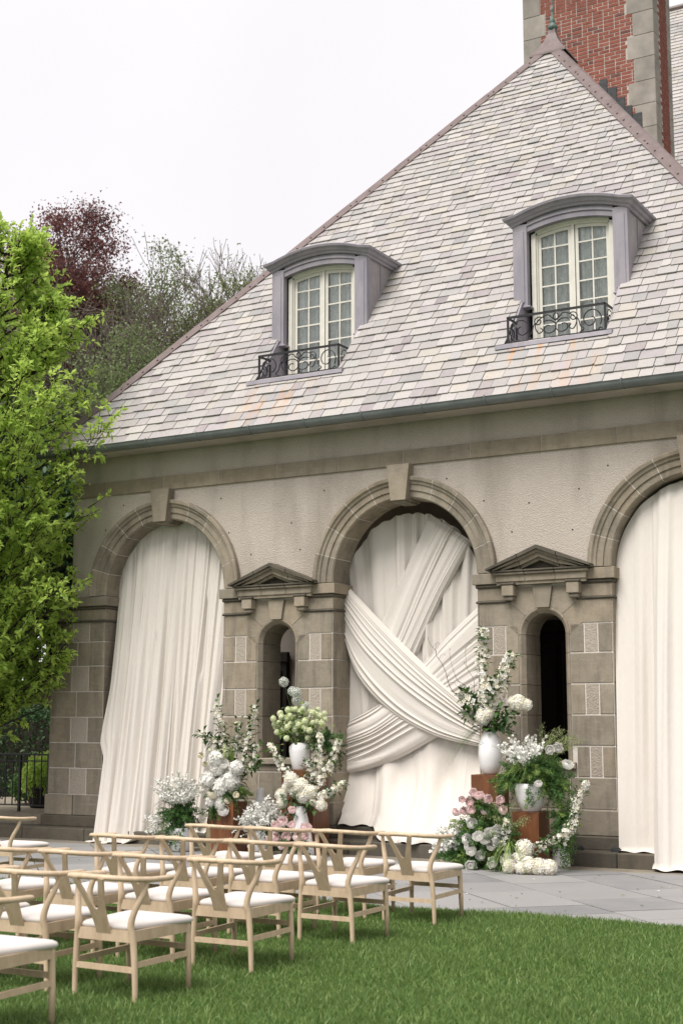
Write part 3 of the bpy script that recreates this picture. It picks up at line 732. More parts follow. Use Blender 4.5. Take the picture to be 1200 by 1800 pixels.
# ================================================================== DORMERS
def dormer(c):
    Yf = .9; d = empty('dormer', (c, Yf, 7.6)); d.parent = house; d.matrix_parent_inverse = Matrix.Translation(-Vector(house.location))
    zt_s, rise = 8.74, .20; hw = DW
    def arc(x, z0=zt_s, r=rise, w=hw+.1): return z0 + r*(1-(x/w)**2)
    roofY = lambda z: EY+(z-EZ)/math.tan(TH)
    # cheeks and pilasters
    for s in (-1, 1):
        mb = MB(); x0, x1 = sorted((c+s*(hw-.03), c+s*(hw)))
        zb_ = 7.55; mb.prism([(Yf+.02, zb_), (roofY(8.78)+.1, 8.78), (roofY(8.9)+.1, 8.86), (Yf+.02, 8.86)], 'x', x0, x1); mb.build('cheek', M['lead_light'], d)
        mb = MB(); mb.tube([(c+s*(hw+.006), Yf+.42, 8.1), (c+s*(hw+.006), Yf+.42, 8.75)], .008, 6); mb.build('cheek_seam', M['lead'], d)
        x0, x1 = sorted((c+s*(hw-.20), c+s*(hw+.012)))
        mb = MB(); mb.box(x0, x1, Yf-.03, Yf+.08, 7.58, 8.80); o = mb.build('pilaster', M['lead'], d)
        block('pilaster_panel', x0+.035, x1-.04, Yf-.042, Yf, 7.64, 8.70, M['lead'], o, .006)
        block('flashing', x0-.01, x1+.05, Yf-.065, Yf+.08, 7.56, 7.588, M['lead'], o, .006)
        # notch cheek
        x0, x1 = sorted((c+s*(NW-.03), c+s*NW)); yn = EY+(6.88-EZ)/math.tan(TH)
        mb = MB(); mb.prism([(yn+.02, 6.87), (1.12, 6.87), (1.12, 7.7), (roofY(7.62)+.0, 7.645)], 'x', x0, x1); mb.build('balcony_cheek', M['lead'], d)
    # header
    mb = MB(); n = 16; xs = np.linspace(-hw+.2, hw-.2, n+1)
    for a, b in zip(xs[:-1], xs[1:]):
        za, zb2 = arc(a)-.16, arc(b)-.16; ta, tb = arc(a)+.05, arc(b)+.05
        mb.add([(c+a,Yf-.01,za),(c+b,Yf-.01,zb2),(c+b,Yf-.01,tb),(c+a,Yf-.01,ta),(c+a,Yf+.2,za),(c+b,Yf+.2,zb2)], [(0,1,2,3),(1,0,4,5)])
    mb.build('header', M['lead'], d)
    mb = MB()
    for a, b in zip(xs[:-1], xs[1:]):
        za, zb2 = arc(a)-.08, arc(b)-.08
        mb.add([(c+a,Yf-.028,za),(c+b,Yf-.028,zb2),(c+b,Yf-.028,zb2+.03),(c+a,Yf-.028,za+.03),(c+a,Yf,za),(c+b,Yf,zb2),(c+b,Yf,zb2+.03),(c+a,Yf,za+.03)], [(0,1,2,3),(1,0,4,5),(3,2,6,7)])
    mb.build('header_fillet', M['lead'], d)
    # cornice: moulded arc front, straight returns to the roof
    pr = [(0, 0), (-.02, .01), (-.03, .038), (-.055, .05), (-.075, .088), (-.105, .10), (-.115, .132), (-.09, .15)]   # (y offset, z offset)
    def corn(t):  # t -1..1 along the front
        return c+t*(hw+.02), arc(t*(hw+.02))-.01
    mb = MB(); n = 20; rows = []
    ex = hw+.012
    zE = arc(hw+.02)-.01; yb = roofY(zE+.15)+.12
    path = [((c-ex, yb), zE, (-1, 0)), ((c-ex, Yf), zE, (-.707*1.41, -1))]
    rows.append([(c-ex+q[0], yb, zE+q[1]) for q in pr]); rows.append([(c-ex+q[0], Yf-.03+q[0], zE+q[1]) for q in pr])
    for t in np.linspace(-1, 1, n+1)[1:-1]:
        x, z = corn(t); rows.append([(x, Yf-.03+q[0], z+q[1]) for q in pr])
    rows.append([(c+ex-q[0], Yf-.03+q[0], zE+q[1]) for q in pr]); rows.append([(c+ex-q[0], yb, zE+q[1]) for q in pr])
    k = len(pr); mb.add([v for r in rows for v in r], [(i*k+j, (i+1)*k+j, (i+1)*k+j+1, i*k+j+1) for i in range(len(rows)-1) for j in range(k-1)])
    mb.build('cornice', M['lead'], d)
    mb = MB(); fr = [r[-1] for r in rows[1:-1]]; m = len(fr)
    bk = [(p[0], roofY(p[2])+.15, p[2]+.0) for p in fr]; mb.add(fr+bk, [(i, i+1, m+i+1, m+i) for i in range(m-1)]); mb.build('dormer_roof', M['lead'], d)
    # window
    w = empty('window', (c, 1.0, 7)) ; w.parent = d; w.matrix_parent_inverse = Matrix.Translation(-Vector(d.location))
    def L2(o): return o
    wx, z0 = .615, 6.92; Yw = .98
    def atop(x): return arc(x)-.14
    # outer casing
    def wob(mb, name, mat):
        o = mb.build(name, mat, None); o.parent = d; o.matrix_parent_inverse = Matrix.Translation(-Vector(d.location)); return o
    bpy.data.objects.remove(w)
    mb = MB()
    for s in (-1, 1):
        x0, x1 = sorted((c+s*wx, c+s*(wx-.065))); mb.box(x0, x1, Yw, Yw+.1, z0, atop(wx)); x0, x1 = sorted((c+s*(wx-.065), c+s*(wx-.085))); mb.box(x0, x1, Yw+.03, Yw+.1, z0, atop(wx-.06))
    xs = np.linspace(-wx, wx, 17)
    for (o, t, y) in ((-.0, .07, 0), (.07, .03, .03)):
        for a, b in zip(xs[:-1], xs[1:]):
            ta, tb = atop(a)+.02-o, atop(b)+.02-o
            mb.add([(c+a,Yw+y,ta-t),(c+b,Yw+y,tb-t),(c+b,Yw+y,tb),(c+a,Yw+y,ta),(c+a,Yw+.1,ta-t),(c+b,Yw+.1,tb-t)], [(0,1,2,3),(1,0,4,5)])
    wob(mb, 'window_frame', M['cream'])
    mb = MB(); mb.box(c-wx, c+wx, Yw-.02, Yw+.1, z0-.02, z0+.04); wob(mb, 'window_sill', M['cream'])
    rows6 = 6; zb0 = z0+.12; hrow = (8.46-zb0)/5.0*0+.283
    for s in (-1, 1):
        xa, xb = sorted((c+s*.03, c+s*(wx-.085))); mb = MB(); Ys = Yw+.055
        mb.box(xa, xa+.045, Ys, Ys+.04, z0+.04, atop(xa+.02-c)-.08); mb.box(xb-.045, xb, Ys, Ys+.04, z0+.04, atop(xb-.02-c)-.08)
        mb.box(xa+.045, xb-.045, Ys, Ys+.04, z0+.04, zb0)
        ga, gb = xa+.045, xb-.045; xm = (ga+gb)/2
        for a, b in zip(np.linspace(ga, gb, 7)[:-1], np.linspace(ga, gb, 7)[1:]):
            ta, tb = atop(a-c)-.075, atop(b-c)-.075
            mb.add([(a,Ys,ta-.055),(b,Ys,tb-.055),(b,Ys,tb),(a,Ys,ta),(a,Ys+.04,ta-.055),(b,Ys+.04,tb-.055)], [(0,1,2,3),(1,0,4,5)])
        wob(mb, 'sash', M['cream'])
        mb = MB(); mb.box(xm-.011, xm+.011, Ys+.008, Ys+.03, zb0, atop(xm-c)-.12)
        zr = [zb0+hrow*i for i in range(1, 6)]
        for z in zr: mb.box(ga, xm-.011, Ys+.008, Ys+.03, z-.011, z+.011); mb.box(xm+.011, gb, Ys+.008, Ys+.03, z-.011, z+.011)
        wob(mb, 'glazing_bar', M['cream'])
        zz = [zb0]+zr
        for i, z in enumerate(zz):
            for (p0, p1) in ((ga, xm-.011), (xm+.011, gb)):
                if i < 5: poly = [(p0, z+.008), (p1, z+.008), (p1, zz[i+1]-.009), (p0, zz[i+1]-.009)]
                else: poly = [(p0, z+.008), (p1, z+.008), (p1, atop(p1-c)-.125), (p0, atop(p0-c)-.125)]
                mb = MB(); mb.prism(poly, 'y', Ys+.018+rd.uniform(-.001, .001), Ys+.022); wob(mb, 'pane', M['glass'])
        # lace curtain
        mb = MB(); ph = rd.random()*6
        mb.grid(lambda u, v: (xa+.02+(xb-xa-.04)*u, Ys+.09+.026*math.sin(u*26+ph+1.5*math.sin(v*2))+.008*math.sin(u*61), z0+.05+(atop(xa+(xb-xa)*u-c)-.05-z0-.05)*v), 40, 8); wob(mb, 'lace_curtain', M['lace'])
    block_ = MB(); block_.box(c-.022, c+.022, Yw+.035, Yw+.1, z0+.04, atop(0)-.06); wob(block_, 'meeting_stile', M['cream'])
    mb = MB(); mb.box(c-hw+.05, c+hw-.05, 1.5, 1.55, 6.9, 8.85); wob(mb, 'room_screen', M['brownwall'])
    # balcony floor, ledge
    yn = EY+(6.88-EZ)/math.tan(TH)
    mb = MB(); mb.prism([(yn-.12, 6.80), (yn-.11, 6.86), (yn+.02, 6.88), (1.12, 6.89), (1.12, 6.84), (yn, 6.82)], 'x', c-NW-.10, c+NW+.10); wob(mb, 'balcony_floor', M['lead'])
    # railing
    r = MB(); yr = yn+.04; xl, xr_, zb1, zt1 = c-.70, c+.70, 6.915, 7.27
    r.box(xl-.012, xr_+.012, yr-.013, yr+.013, zt1-.012, zt1+.018); r.box(xl, xr_, yr-.008, yr+.008, zb1-.008, zb1+.008)
    for x in (xl, xr_): r.box(x-.013, x+.013, yr-.013, yr+.013, zb1-.05, zt1)
    for x in (xl, xr_):
        for yy in (yr+.30,): r.box(x-.011, x+.011, yy-.011, yy+.011, 6.86, zt1-.06)
        r.box(x-.011, x+.011, yr, yr+.31, zt1-.012, zt1+.015); r.box(x-.008, x+.008, yr, yr+.3, zb1-.008, zb1+.008)
    rail = wob(r, 'balcony_railing', M['iron'])
    zc = (zb1+zt1)/2
    def spiral(cx, cz, r0, r1, a0, turns, n=26): return [(cx+(r0+(r1-r0)*t)*math.cos(a0+turns*2*math.pi*t), (cz+(r0+(r1-r0)*t)*math.sin(a0+turns*2*math.pi*t))) for t in np.linspace(0, 1, n)]
    def scroll(p2, name='scroll', plane='f', xx=0):
        mb = MB(); pts = [(c+p[0], yr, p[1]) if plane == 'f' else (xx, yr+p[0], p[1]) for p in p2]
        mb.tube(pts, .0085, 5); mb.build(name, M['iron'], rail)
    for s in (-1, 1):
        # large C scroll, heart scrolls, small curls
        scroll([(s*(.50+(.155-.12*t)*math.cos(-.6+t*8.2)), zc-.01+(.165-.13*t)*math.sin(-.6+t*8.2)) for t in np.linspace(0, 1, 34)])
        scroll([(s*(.105+(.035+.10*t)*math.cos(2.2-t*7.5)), zc-.045+(.03+.085*t)*math.sin(2.2-t*7.5)) for t in np.linspace(0, 1, 30)])
        scroll([(s*(.25+(.012+.062*t)*math.cos(t*8.6)), zc+.065+(.012+.055*t)*math.sin(t*8.6)) for t in np.linspace(0, 1, 28)])
        scroll([tuple(p) for p in [(s*.0, zt1-.03), (s*.07, zt1-.02), (s*.17, zt1-.04), (s*.23, zc+.02), (s*.2, zc-.06), (s*.255, zc-.10), (s*.28, zc-.06)]] if 0 else [(v.x, v.z) for v in catmull([(0, 0, zc+.06), (s*.05, 0, zt1-.09), (s*.0, 0, zt1-.02) if 0 else (s*.12, 0, zt1-.035), (s*.24, 0, zt1-.09), (s*.30, 0, zc-.0), (s*.25, 0, zc-.10), (s*.19, 0, zc-.07), (s*.22, 0, zc-.03)], 6)])
        scroll([(v.x, v.z) for v in catmull([(s*.34, 0, zb1+.012), (s*.40, 0, zb1+.05), (s*.35, 0, zb1+.10), (s*.33, 0, zc), (s*.30, 0, zc+.05)], 5)])
        scroll([(v.x, v.z) for v in catmull([(s*.66, 0, zb1+.02), (s*.62, 0, zb1+.04), (s*.60, 0, zb1+.015), (s*.52, 0, zb1+.012)], 4)])
        scroll([(.16+(.10-.075*t)*math.cos(1+t*9), zc+(.14-.11*t)*math.sin(1+t*9)) for t in np.linspace(0, 1, 28)], plane='s', xx=c+s*.70)
    scroll([(.035*math.cos(a), zt1-.075+.05*math.sin(a)) for a in np.linspace(0, 2*math.pi, 18)])
for c in DC: dormer(c)

# ================================================================== CHIMNEY
CX0, CX1, CY0, CY1 = -10.32, -7.66, 7.7, 8.78; CZ0, CZ1 = 12.0, 16.4
mb = MB(); mb.box(CX0+.003, CX1-.003, CY0+.003, CY1-.003, CZ0, CZ1); chim = mb.build('chimney', M['brickmortar'], house)
bl, bh, bj = .203, .062, .0145
bm_full = bevbox(bl, .10, bh, .004, M['brick']); bm_half = bevbox((bl-bj)/2, .10, bh, .004, M['brick'])
q = 0; z = CZ0+.05; rowi = 0; QZ = .47
def qw(z): return .52 if int((z-CZ0)/QZ) % 2 else .40
stuffb = MB(); cnt = 0
while z < CZ1-.1:
    y0 = CY0+.05-.004
    xl = CX0+qw(z)*.9+.01; xr = CX1-qw(z)+.0-.01; flem = rowi % 3 == 2
    x = xl + (0 if rowi % 2 == 0 else -(bl+bj)/2)
    while x < xr-.03:
        L = (bl-bj)/2 if flem and int((x-xl)/(.16)) % 2 else bl
        a, b = max(x, xl), min(x+L, xr)
        if b-a > .03:
            if z > 13.3 and cnt < 292 and z < 15.75:
                if b-a > L-.002: ob('brick', bm_full if L == bl else bm_half, chim, loc=((a+b)/2, y0+rd.uniform(-.003, .003), z))
                else: block('brick', a, b, y0-.05, y0+.05, z-bh/2, z+bh/2, M['brick'], chim, .004)
                cnt += 1
            else: stuffb.box(a, b, y0-.05, y0+.05, z-bh/2, z+bh/2)
        x += L+bj
    y = CY0+.2
    x0 = CX1-.05+.004
    yy = CY0+.30+(0 if rowi % 2 else .1)
    while yy < CY1-.27: stuffb.box(x0-.05, x0+.05, yy, min(yy+bl, CY1-.24), z-bh/2, z+bh/2); yy += bl+bj
    z += bh+bj; rowi += 1
stuffb.build('bricks', M['brick'], chim, kind='stuff')
z = CZ0
while z < CZ1-.05:
    w = qw(z+.1); z1 = z+QZ-.006
    for (a, b) in ((CX0-.004, CX0+w*.9), (CX1-w, CX1+.004)):
        block('quoin', a, b, CY0-.008, CY0+.28+(.06 if w < .5 else 0), z, z1, M['quoin'], chim, .008)
    block('quoin', CX1-.3, CX1+.004, CY1-.24, CY1+.006, z, z1, M['quoin'], chim, .008)
    z += QZ
block('chimney_cap', CX0-.1, CX1+.1, CY0-.1, CY1+.1, CZ1-.02, CZ1+.2, M['quoin'], chim, .02)
# stepped flashing on the front face where the roof meets it
def rz(x): return ax[2]-(x-XA)*(ax[2]-EZ)/(XR-XA)
x = XA+.28
while x < CX1-.42:
    w = rd.uniform(.11, .22); zt_ = rz(x)+.30
    block('flashing', x, x+w-.004, CY0-.022, CY0+.01, rz(x)-.7, zt_, M['flash'], chim, .004); x += w
# main house roof behind
mainh = empty('main_house', (-2, 16, 0)); tag(mainh, 'main house block with slate roof rising behind the brick chimney', 'house')
MY, MZ, ML, MR = 9.2, 10.8, -10.9, 16
thm = TH; mct, mst = math.cos(thm), math.sin(thm); msm = 11.4
mb = MB(); mb.add([(ML, MY, MZ), (MR, MY, MZ), (MR, MY+msm*mct, MZ+msm*mst), (ML, MY+msm*mct, MZ+msm*mst)], [(0,1,2,3)])
mb.add([(ML, MY+msm*mct, MZ+msm*mst), (MR, MY+msm*mct, MZ+msm*mst), (MR, MY+2*msm*mct, MZ), (ML, MY+2*msm*mct, MZ)], [(0,1,2,3)])
mb.add([(ML, MY, MZ), (ML, MY+msm*mct, MZ+msm*mst), (ML, MY+2*msm*mct, MZ)], [(0,1,2)])
mroof = mb.build('roof', M['deck'], mainh)
mb = MB(); mb.box(ML+.3, MR-.3, MY+.4, MY+2*msm*mct-.4, 0, MZ+.02); mb.build('wall', M['stucco'], mainh)
mb = MB(); cols = []; s = 0; msl = []
while s < msm-.1:
    x = ML-.2*rd.random(); e = .17
    while x < -3.2:
        w = rd.choice([.2, .25, .3, .35]); hs = (.03, .01); lf = rd.uniform(0, .006)
        def Q(x_, s_, h): return (x_, MY+s_*mct-h*mst, MZ+s_*mst+h*mct)
        a, b = max(x+.003, ML), x+w-.003; up = min(s+e*1.1, msm)
        if b > a:
            vs = [Q(a, s, .03+lf), Q(b, s, .03+lf), Q(b, up, .012+lf), Q(a, up, .012+lf), Q(a, s, .015+lf), Q(b, s, .015+lf), Q(b, up, 0), Q(a, up, 0)]
            fs = [(0,1,2,3), (0,4,5,1), (1,5,6,2), (3,7,4,0)]; c = scol(x, s); mb.add(vs, fs); cols += [c]*16
        x += w
    s += e
so = mb.build('slates', M['slate'], mroof, kind='stuff'); setcol(so.data, np.array(cols))
mb = MB(); mb.tube([(ML, MY+msm*mct, MZ+msm*mst+.03), (MR, MY+msm*mct, MZ+msm*mst+.03)], .09, 8); mb.build('ridge_cap', M['copper'], mroof)

# ================================================================== DRAPES
def sstep(x, a, b): t = min(1, max(0, (x-a)/(b-a))); return t*t*(3-2*t)
def gridobj(name, fn, nu, nv, mat, parent=None, smooth=True, th=0):
    mb = MB(); mb.grid(fn, nu, nv); return mb.build(name, mat, parent, smooth=smooth)
def pleat(u, v, ph, n=10.0, fade=.5):
    w = u + .035*math.sin(6.3*u+ph) + .018*math.sin(17*u+2*ph) + .010*math.sin(3*v+ph+9*u)
    a = math.sin(2*math.pi*n*w+ph); a = math.copysign(abs(a)**.7, a)
    b = math.sin(2*math.pi*n*2.37*w+1.7*ph+.8*math.sin(2.2*v+ph))
    c = math.sin(2*math.pi*n*.41*w+ph*.6+.5*v)
    m = .55+.45*math.sin(9.1*u+3.1*v+ph)
    return a*(.75-.2*v)*(1-.45*m*v) + b*(.42-.30*v)*m + c*(.3+.55*v)
def drape_one():
    d = empty('arch_drape', (-13.19, -.2, .18)); tag(d, 'ivory drape hanging in even vertical folds in the arch beside the leafy tree', 'drape', None)
    c, Rr = -13.19, 1.118
    def fn(u, v):
        lf = 1-sstep(u, .36, .50)
        xt = c-Rr+.004+(2*Rr-.008)*u; zt_ = SZ+math.sqrt(max(0, Rr*Rr-(xt-c)**2))
        sh = .10*math.sin(min(1, v/.62)*math.pi)*max(0, 1-u*2.2)*0
        xb = -13.98+1.74*u - .06*(1-u)**3
        t = v**.9; x = xt+(xb-xt)*t
        if u < .12: x -= (1-u/.12)*(.07*sstep(v, .35, .58)-.10*sstep(v, .585, .66))*1.0
        yt, yb = .30, -.52*lf+.0*(1-lf)-.16*(1-lf)
        zb_ = .02*lf+.185*(1-lf)
        k = min(1, v/.955)
        z = zt_+(zb_-zt_)*k
        y = yt+(yb-yt)*(k**1.15)
        if v > .955: q = (v-.955)/.045; y -= .13*q*lf+.05*q*(1-lf); z += .02*math.sin(q*3+u*40)*.6; x -= .05*q*lf*(1-u*2)
        top = sstep(v, 0, .05)
        A = (.022+.045*sstep(v, .05, .7))*(.25+.75*top)
        f = pleat(u, v, 1.3, 10.5)+.25*math.sin(2*math.pi*31*u+2*math.sin(3*v+7*u))*(1-.6*v)
        edge = min(1, u/.03, (1-u)/.03)
        y -= A*f*edge
        x += .018*math.sin(2*math.pi*9.5*u+v)*edge*top
        # open slit between two widths of cloth
        for (uu, v0, ln) in ((.40, .33, .62), (.80, .20, .24), (.24, .18, .10)):
            g = math.exp(-((u-uu-.010*(v-v0))/.0085)**2)*sstep(v, v0, v0+.04)*(1-sstep(v, v0+ln, v0+ln+.05)); y += .045*g
        return (x, y, z)
    gridobj('cloth', fn, 300, 110, M['fabric'], d)
drape_one()
def drape_three():
    d = empty('arch_drape', (-4.97, -.2, .18)); tag(d, 'broad ivory drape with few soft folds spilling over the step beside the dark niche', 'drape')
    c, Rr = -4.97, 1.118
    def fn(u, v):
        xt = c-Rr-.02+(2*Rr+.03)*u; zt_ = SZ+math.sqrt(max(0, Rr*Rr-(min(max(xt, c-Rr), c+Rr)-c)**2))-.05
        xb = -6.02+2.1*u; fr = sstep(u, .22, .25)
        k = min(1, v/.97); x = xt+(xb-xt)*k**1.1 + (.05 if u < .24 else 0)*0
        zb_ = .19*(1-fr)+.03*fr; yb = -.22*(1-fr)-.54*fr
        y = .16+(yb-.16)*k**(1.0 if fr < .5 else .85); z = zt_+(zb_-zt_)*k
        if v > .97: y -= (v-.97)/.03*.08; z += .01*math.sin(u*50)
        A = (.02+.05*sstep(v, .05, .6)); y -= A*pleat(u, v, 4.1, 5.0)*min(1, u/.03)
        return (x, y, z)
    gridobj('cloth', fn, 220, 90, M['fabric'], d)
drape_three()
def drape_two():
    d = empty('crossed_drape', (-9.2, .3, .34)); tag(d, 'ivory drape wrapped with wide sashes crossing diagonally in the middle arch', 'drape')
    c, Rr, zs_, Yb = -9.215, 1.055, 3.64, .50
    def fn(u, v):
        xt = c-Rr+2*Rr*u; zt_ = zs_+math.sqrt(max(0, Rr*Rr-(xt-c)**2))+.012*math.sin(u*70)
        fr = sstep(u, .25, .42)
        z_end = .36*(1-fr)+.19*fr; z = zt_+(z_end-zt_)*v
        low = sstep(z, 1.35, .25) if z < 1.35 else 0
        low = min(1, max(0, (1.3-z)/1.05)) ; lo2 = low**2.4; y = Yb-(.56*(1-fr)+.84*fr)*lo2
        x = xt+(.22-.04*u)*lo2
        up = sstep(z, 1.2, 1.8)
        A = .028*up+.018
        fan = (u-.55)*(1+.35*(v))  # pleats fan out
        f = pleat(.5+fan*.8, v, 2.2, 8.5 if z > 1.3 else 8.5)
        soft = .35+.65*up
        y -= A*f*soft*min(1, u/.03, (1-u)/.03)
        y -= sstep(z, 1.5, .9)*(.045*math.sin(u*21+1)+.03*math.sin(u*37+v*3)+.05*(1-abs(math.sin(u*9.5+.7+.3*v)))**3) ; y += .055*low*math.exp(-((u-.52)/.012)**2)
        if v > .965: y -= (v-.965)/.035*.07; z += .012*math.sin(u*47)
        return (x, y, z)
    gridobj('cloth', fn, 260, 130, M['fabric'], d)
    def band(up, low, Y, n, seed, bul=.05, amp=.022, g0=.0, g1=.0):
        U = catmull([(p[0], 0, p[1]) for p in up], 12); Lw = catmull([(p[0], 0, p[1]) for p in low], 12); k = len(U)-1
        def S(P, s): q = s*k; i = min(int(q), k-1); return P[i].lerp(P[i+1], q-i)
        def fn(s, w):
            a, b = S(U, s), S(Lw, s)
            ww = w+.025*math.sin(5*s+seed+7*w)*math.sin(math.pi*w)
            p = a.lerp(b, ww); edge = min(1, w/.04, (1-w)/.04)
            wq = w+.07*math.sin(2*math.pi*1.35*w+seed)+.03*math.sin(2*math.pi*3.1*w+2.3*seed)+.022*math.sin(3.1*s+seed+5*w)
            gath = .35+.65*abs(2*s-1)**1.3
            f = 0
            for (k_, am, ph) in ((1.0, .85, 0), (1.83, .5, 1.9), (3.05, .34, 4.1), (5.3, .2, 2.7)):
                vis = .5+.5*math.sin(4.3*w*k_+2.7*s+seed*k_+ph)
                g_ = math.sin(2*math.pi*n*k_*wq+seed+ph); g_ = (1-abs(g_))**1.5*2-1 if k_ < 2.5 else g_
                f += am*g_*(.25+.75*vis)*(1 if k_ < 1.5 else gath)
            y = Y-bul*math.sin(math.pi*min(1, max(0, w)))**.55 - amp*f*math.sqrt(edge) + .045*(1-edge)
            y += .05*(sstep(s, .06, 0)+sstep(s, .94, 1.0))
            return (p.x, y, p.z)
        gridobj('sash', fn, 80, 130, M['fabric'], d)
    band([(-8.90, 4.66), (-9.29, 3.90), (-9.68, 3.15), (-9.98, 2.6)], [(-8.24, 4.22), (-8.70, 3.51), (-9.14, 2.65), (-9.38, 2.2)], .44, 2.6, .6, .045, .02)
    band([(-8.02, 3.44), (-8.56, 2.99), (-8.96, 2.61), (-9.68, 2.03), (-10.27, 1.75)], [(-8.02, 1.86), (-8.75, 1.57), (-9.37, 1.27), (-9.82, 1.12), (-10.27, 1.02)], .41, 4.3, 2.2, .045, .022)
    band([(-10.25, 3.76), (-9.71, 3.23), (-9.04, 2.61), (-8.47, 2.12), (-8.02, 1.72)], [(-10.25, 2.96), (-10.03, 2.39), (-9.53, 1.91), (-8.83, 1.57), (-8.02, 1.40)], .36, 3.9, 4.0, .055, .022)
drape_two()
block('threshold', AC[1]-AR+.02, AC[1]+AR-.02, .02, .6, .17, .338, M['stone_dark'], house, .01)
block('threshold', AC[2]-AR+.02, AC[2]+AR-.02, .02, .6, .17, .338, M['stone_dark'], house, .01)
block('threshold', AC[0]-AR+.02, AC[0]+AR-.02, .02, .6, .17, .338, M['stone_dark'], house, .01)

# ================================================================== CHAIRS
def make_chair():
    root = empty('oak_chair', (0, 0, 0), local=True)
    def B(mb, name, mat='oak', smooth=True, parent=root): return mb.build(name, M[mat], parent, smooth=smooth)
    for s in (-1, 1):
        mb = MB(); P = catmull([(s*.245, -.255, 0), (s*.240, -.258, .20), (s*.226, -.262, .38), (s*.214, -.272, .47), (s*.232, -.258, .56), (s*.268, -.222, .66), (s*.284, -.20, .742)], 5)
        n = len(P); mb.tube(P, [.0155+.0065*math.sin(math.pi*min(1, (i/n)*1.1))**.8 for i in range(n)], 10); B(mb, 'back_leg')
        mb = MB(); mb.tube([(s*.247, .262, 0), (s*.246, .258, .2), (s*.240, .25, .40), (s*.240, .248, .445)], [.0155, .021, .0215, .02], 10); B(mb, 'front_leg')
    rail = catmull([(-.277, .035, .735), (-.289, -.08, .738), (-.284, -.20, .742), (-.238, -.325, .752), (-.13, -.405, .762), (0, -.43, .766), (.13, -.405, .762), (.238, -.325, .752), (.284, -.20, .742), (.289, -.08, .738), (.277, .035, .735)], 5)
    n = len(rail); mb = MB(); mb.tube(rail, [.0215 if 1 < i < n-2 else .0185 for i in range(n)], 12, flat=.85); B(mb, 'top_rail')
    # Y splat
    def pl(z): t = (z-.40)/.34; return -.262-.165*t
    prof = [(-.052, .40), (-.048, .47), (-.055, .55), (-.082, .66), (-.112, .755), (-.078, .759), (-.046, .66), (-.016, .575), (-.006, .562), (.006, .562), (.016, .575), (.046, .66), (.078, .759), (.112, .755), (.082, .66), (.055, .55), (.048, .47), (.052, .40)]
    prof = [(x*1.12, z) for x, z in prof]; mb = MB(); k = len(prof); vs = [(x, pl(z)-.008, z) for x, z in prof]+[(x, pl(z)+.008, z) for x, z in prof]
    # quads between left and right outlines
    fs = []
    half = k//2
    pairsL = [(0, 17), (1, 16), (2, 15)]
    quads = [(0, 17, 16, 1), (1, 16, 15, 2), (2, 8, 7), (2, 7, 6, 3), (3, 6, 5, 4), (15, 10, 9), (15, 14, 11, 10), (14, 13, 12, 11), (2, 15, 9, 8)]
    for q in quads: fs.append(q); fs.append(tuple(i+k for i in q[::-1]))
    fs += [(i, (i+1) % k, k+(i+1) % k, k+i) for i in range(k)]
    mb.add(vs, fs); B(mb, 'splat', smooth=False)
    # seat rails
    def bar(p, q, h, w, name):
        p, q = Vector(p), Vector(q); d = (q-p).normalized(); nrm = Vector((-d.y, d.x, 0))*(w/2); up = Vector((0, 0, h/2))
        mb = MB(); vs = [a+n_*sx+up*sz for a in (p, q) for sx, sz, n_ in ((-1,-1,nrm),(1,-1,nrm),(1,1,nrm),(-1,1,nrm))]
        mb.add(vs, [(0,1,2,3),(7,6,5,4),(0,4,5,1),(1,5,6,2),(2,6,7,3),(3,7,4,0)]); B(mb, name, smooth=False)
    bar((-.222, -.262, .402), (.222, -.262, .402), .07, .026, 'seat_rail'); bar((-.24, .25, .41), (.24, .25, .41), .065, .026, 'seat_rail')
    for s in (-1, 1):
        bar((s*.222, -.262, .405), (s*.24, .25, .411), .066, .026, 'seat_rail'); bar((s*.238, -.258, .235), (s*.245, .255, .245), .034, .02, 'stretcher')
    bar((-.238, -.258, .205), (.238, -.258, .205), .034, .02, 'stretcher'); bar((-.245, .256, .285), (.245, .256, .285), .034, .02, 'stretcher')
    # cushion
    bm = bmesh.new()
    def corner(cx, cy, r, a0): return [(cx+r*math.cos(a0+math.pi/2*i/5), cy+r*math.sin(a0+math.pi/2*i/5)) for i in range(6)]
    out = corner(.228, .25, .045, 0)+corner(-.228, .25, .045, math.pi/2)+corner(-.165, -.235, .035, math.pi)+corner(.165, -.235, .035, 1.5*math.pi)
    cx, cy = 0, .0; rings = [(.97, .435), (1.0, .446), (1.005, .455), (.985, .466), (.93, .476), (.8, .484), (.5, .489), (.2, .491)]
    mb = MB(); k = len(out); vs = []
    for sc, z in rings: vs += [(cx+(x-cx)*sc, cy+(y-cy)*sc, z) for x, y in out]
    fs = [(i*k+j, i*k+(j+1) % k, (i+1)*k+(j+1) % k, (i+1)*k+j) for i in range(len(rings)-1) for j in range(k)]+[tuple((len(rings)-1)*k+j for j in range(k)), tuple(range(k-1, -1, -1))]
    mb.add(vs, fs); B(mb, 'seat_cushion', 'cushion')
    return root
ch0 = make_chair(); ch_used = False
def chair(x, y, rot, label, group=None):
    global ch_used
    if not ch_used: r = ch0; ch_used = True
    else:
        r = ch0.copy(); COL.objects.link(r)
        for c in ch0.children:
            k = c.copy(); COL.objects.link(k); k.parent = r; k.matrix_parent_inverse = Matrix.Identity(4)
    r.location = (x, y, .012); r.rotation_euler = (0, 0, R(rot)); tag(r, label, 'chair', group)
    if not group and 'group' in r: del r['group']
rowsY = [-5.86, -7.22, -8.66, -9.93, -11.2]; nm = ['first', 'second', 'third', 'fourth', 'fifth']
cnts = [4, 4, 4, 3, 1]; SPX = .69
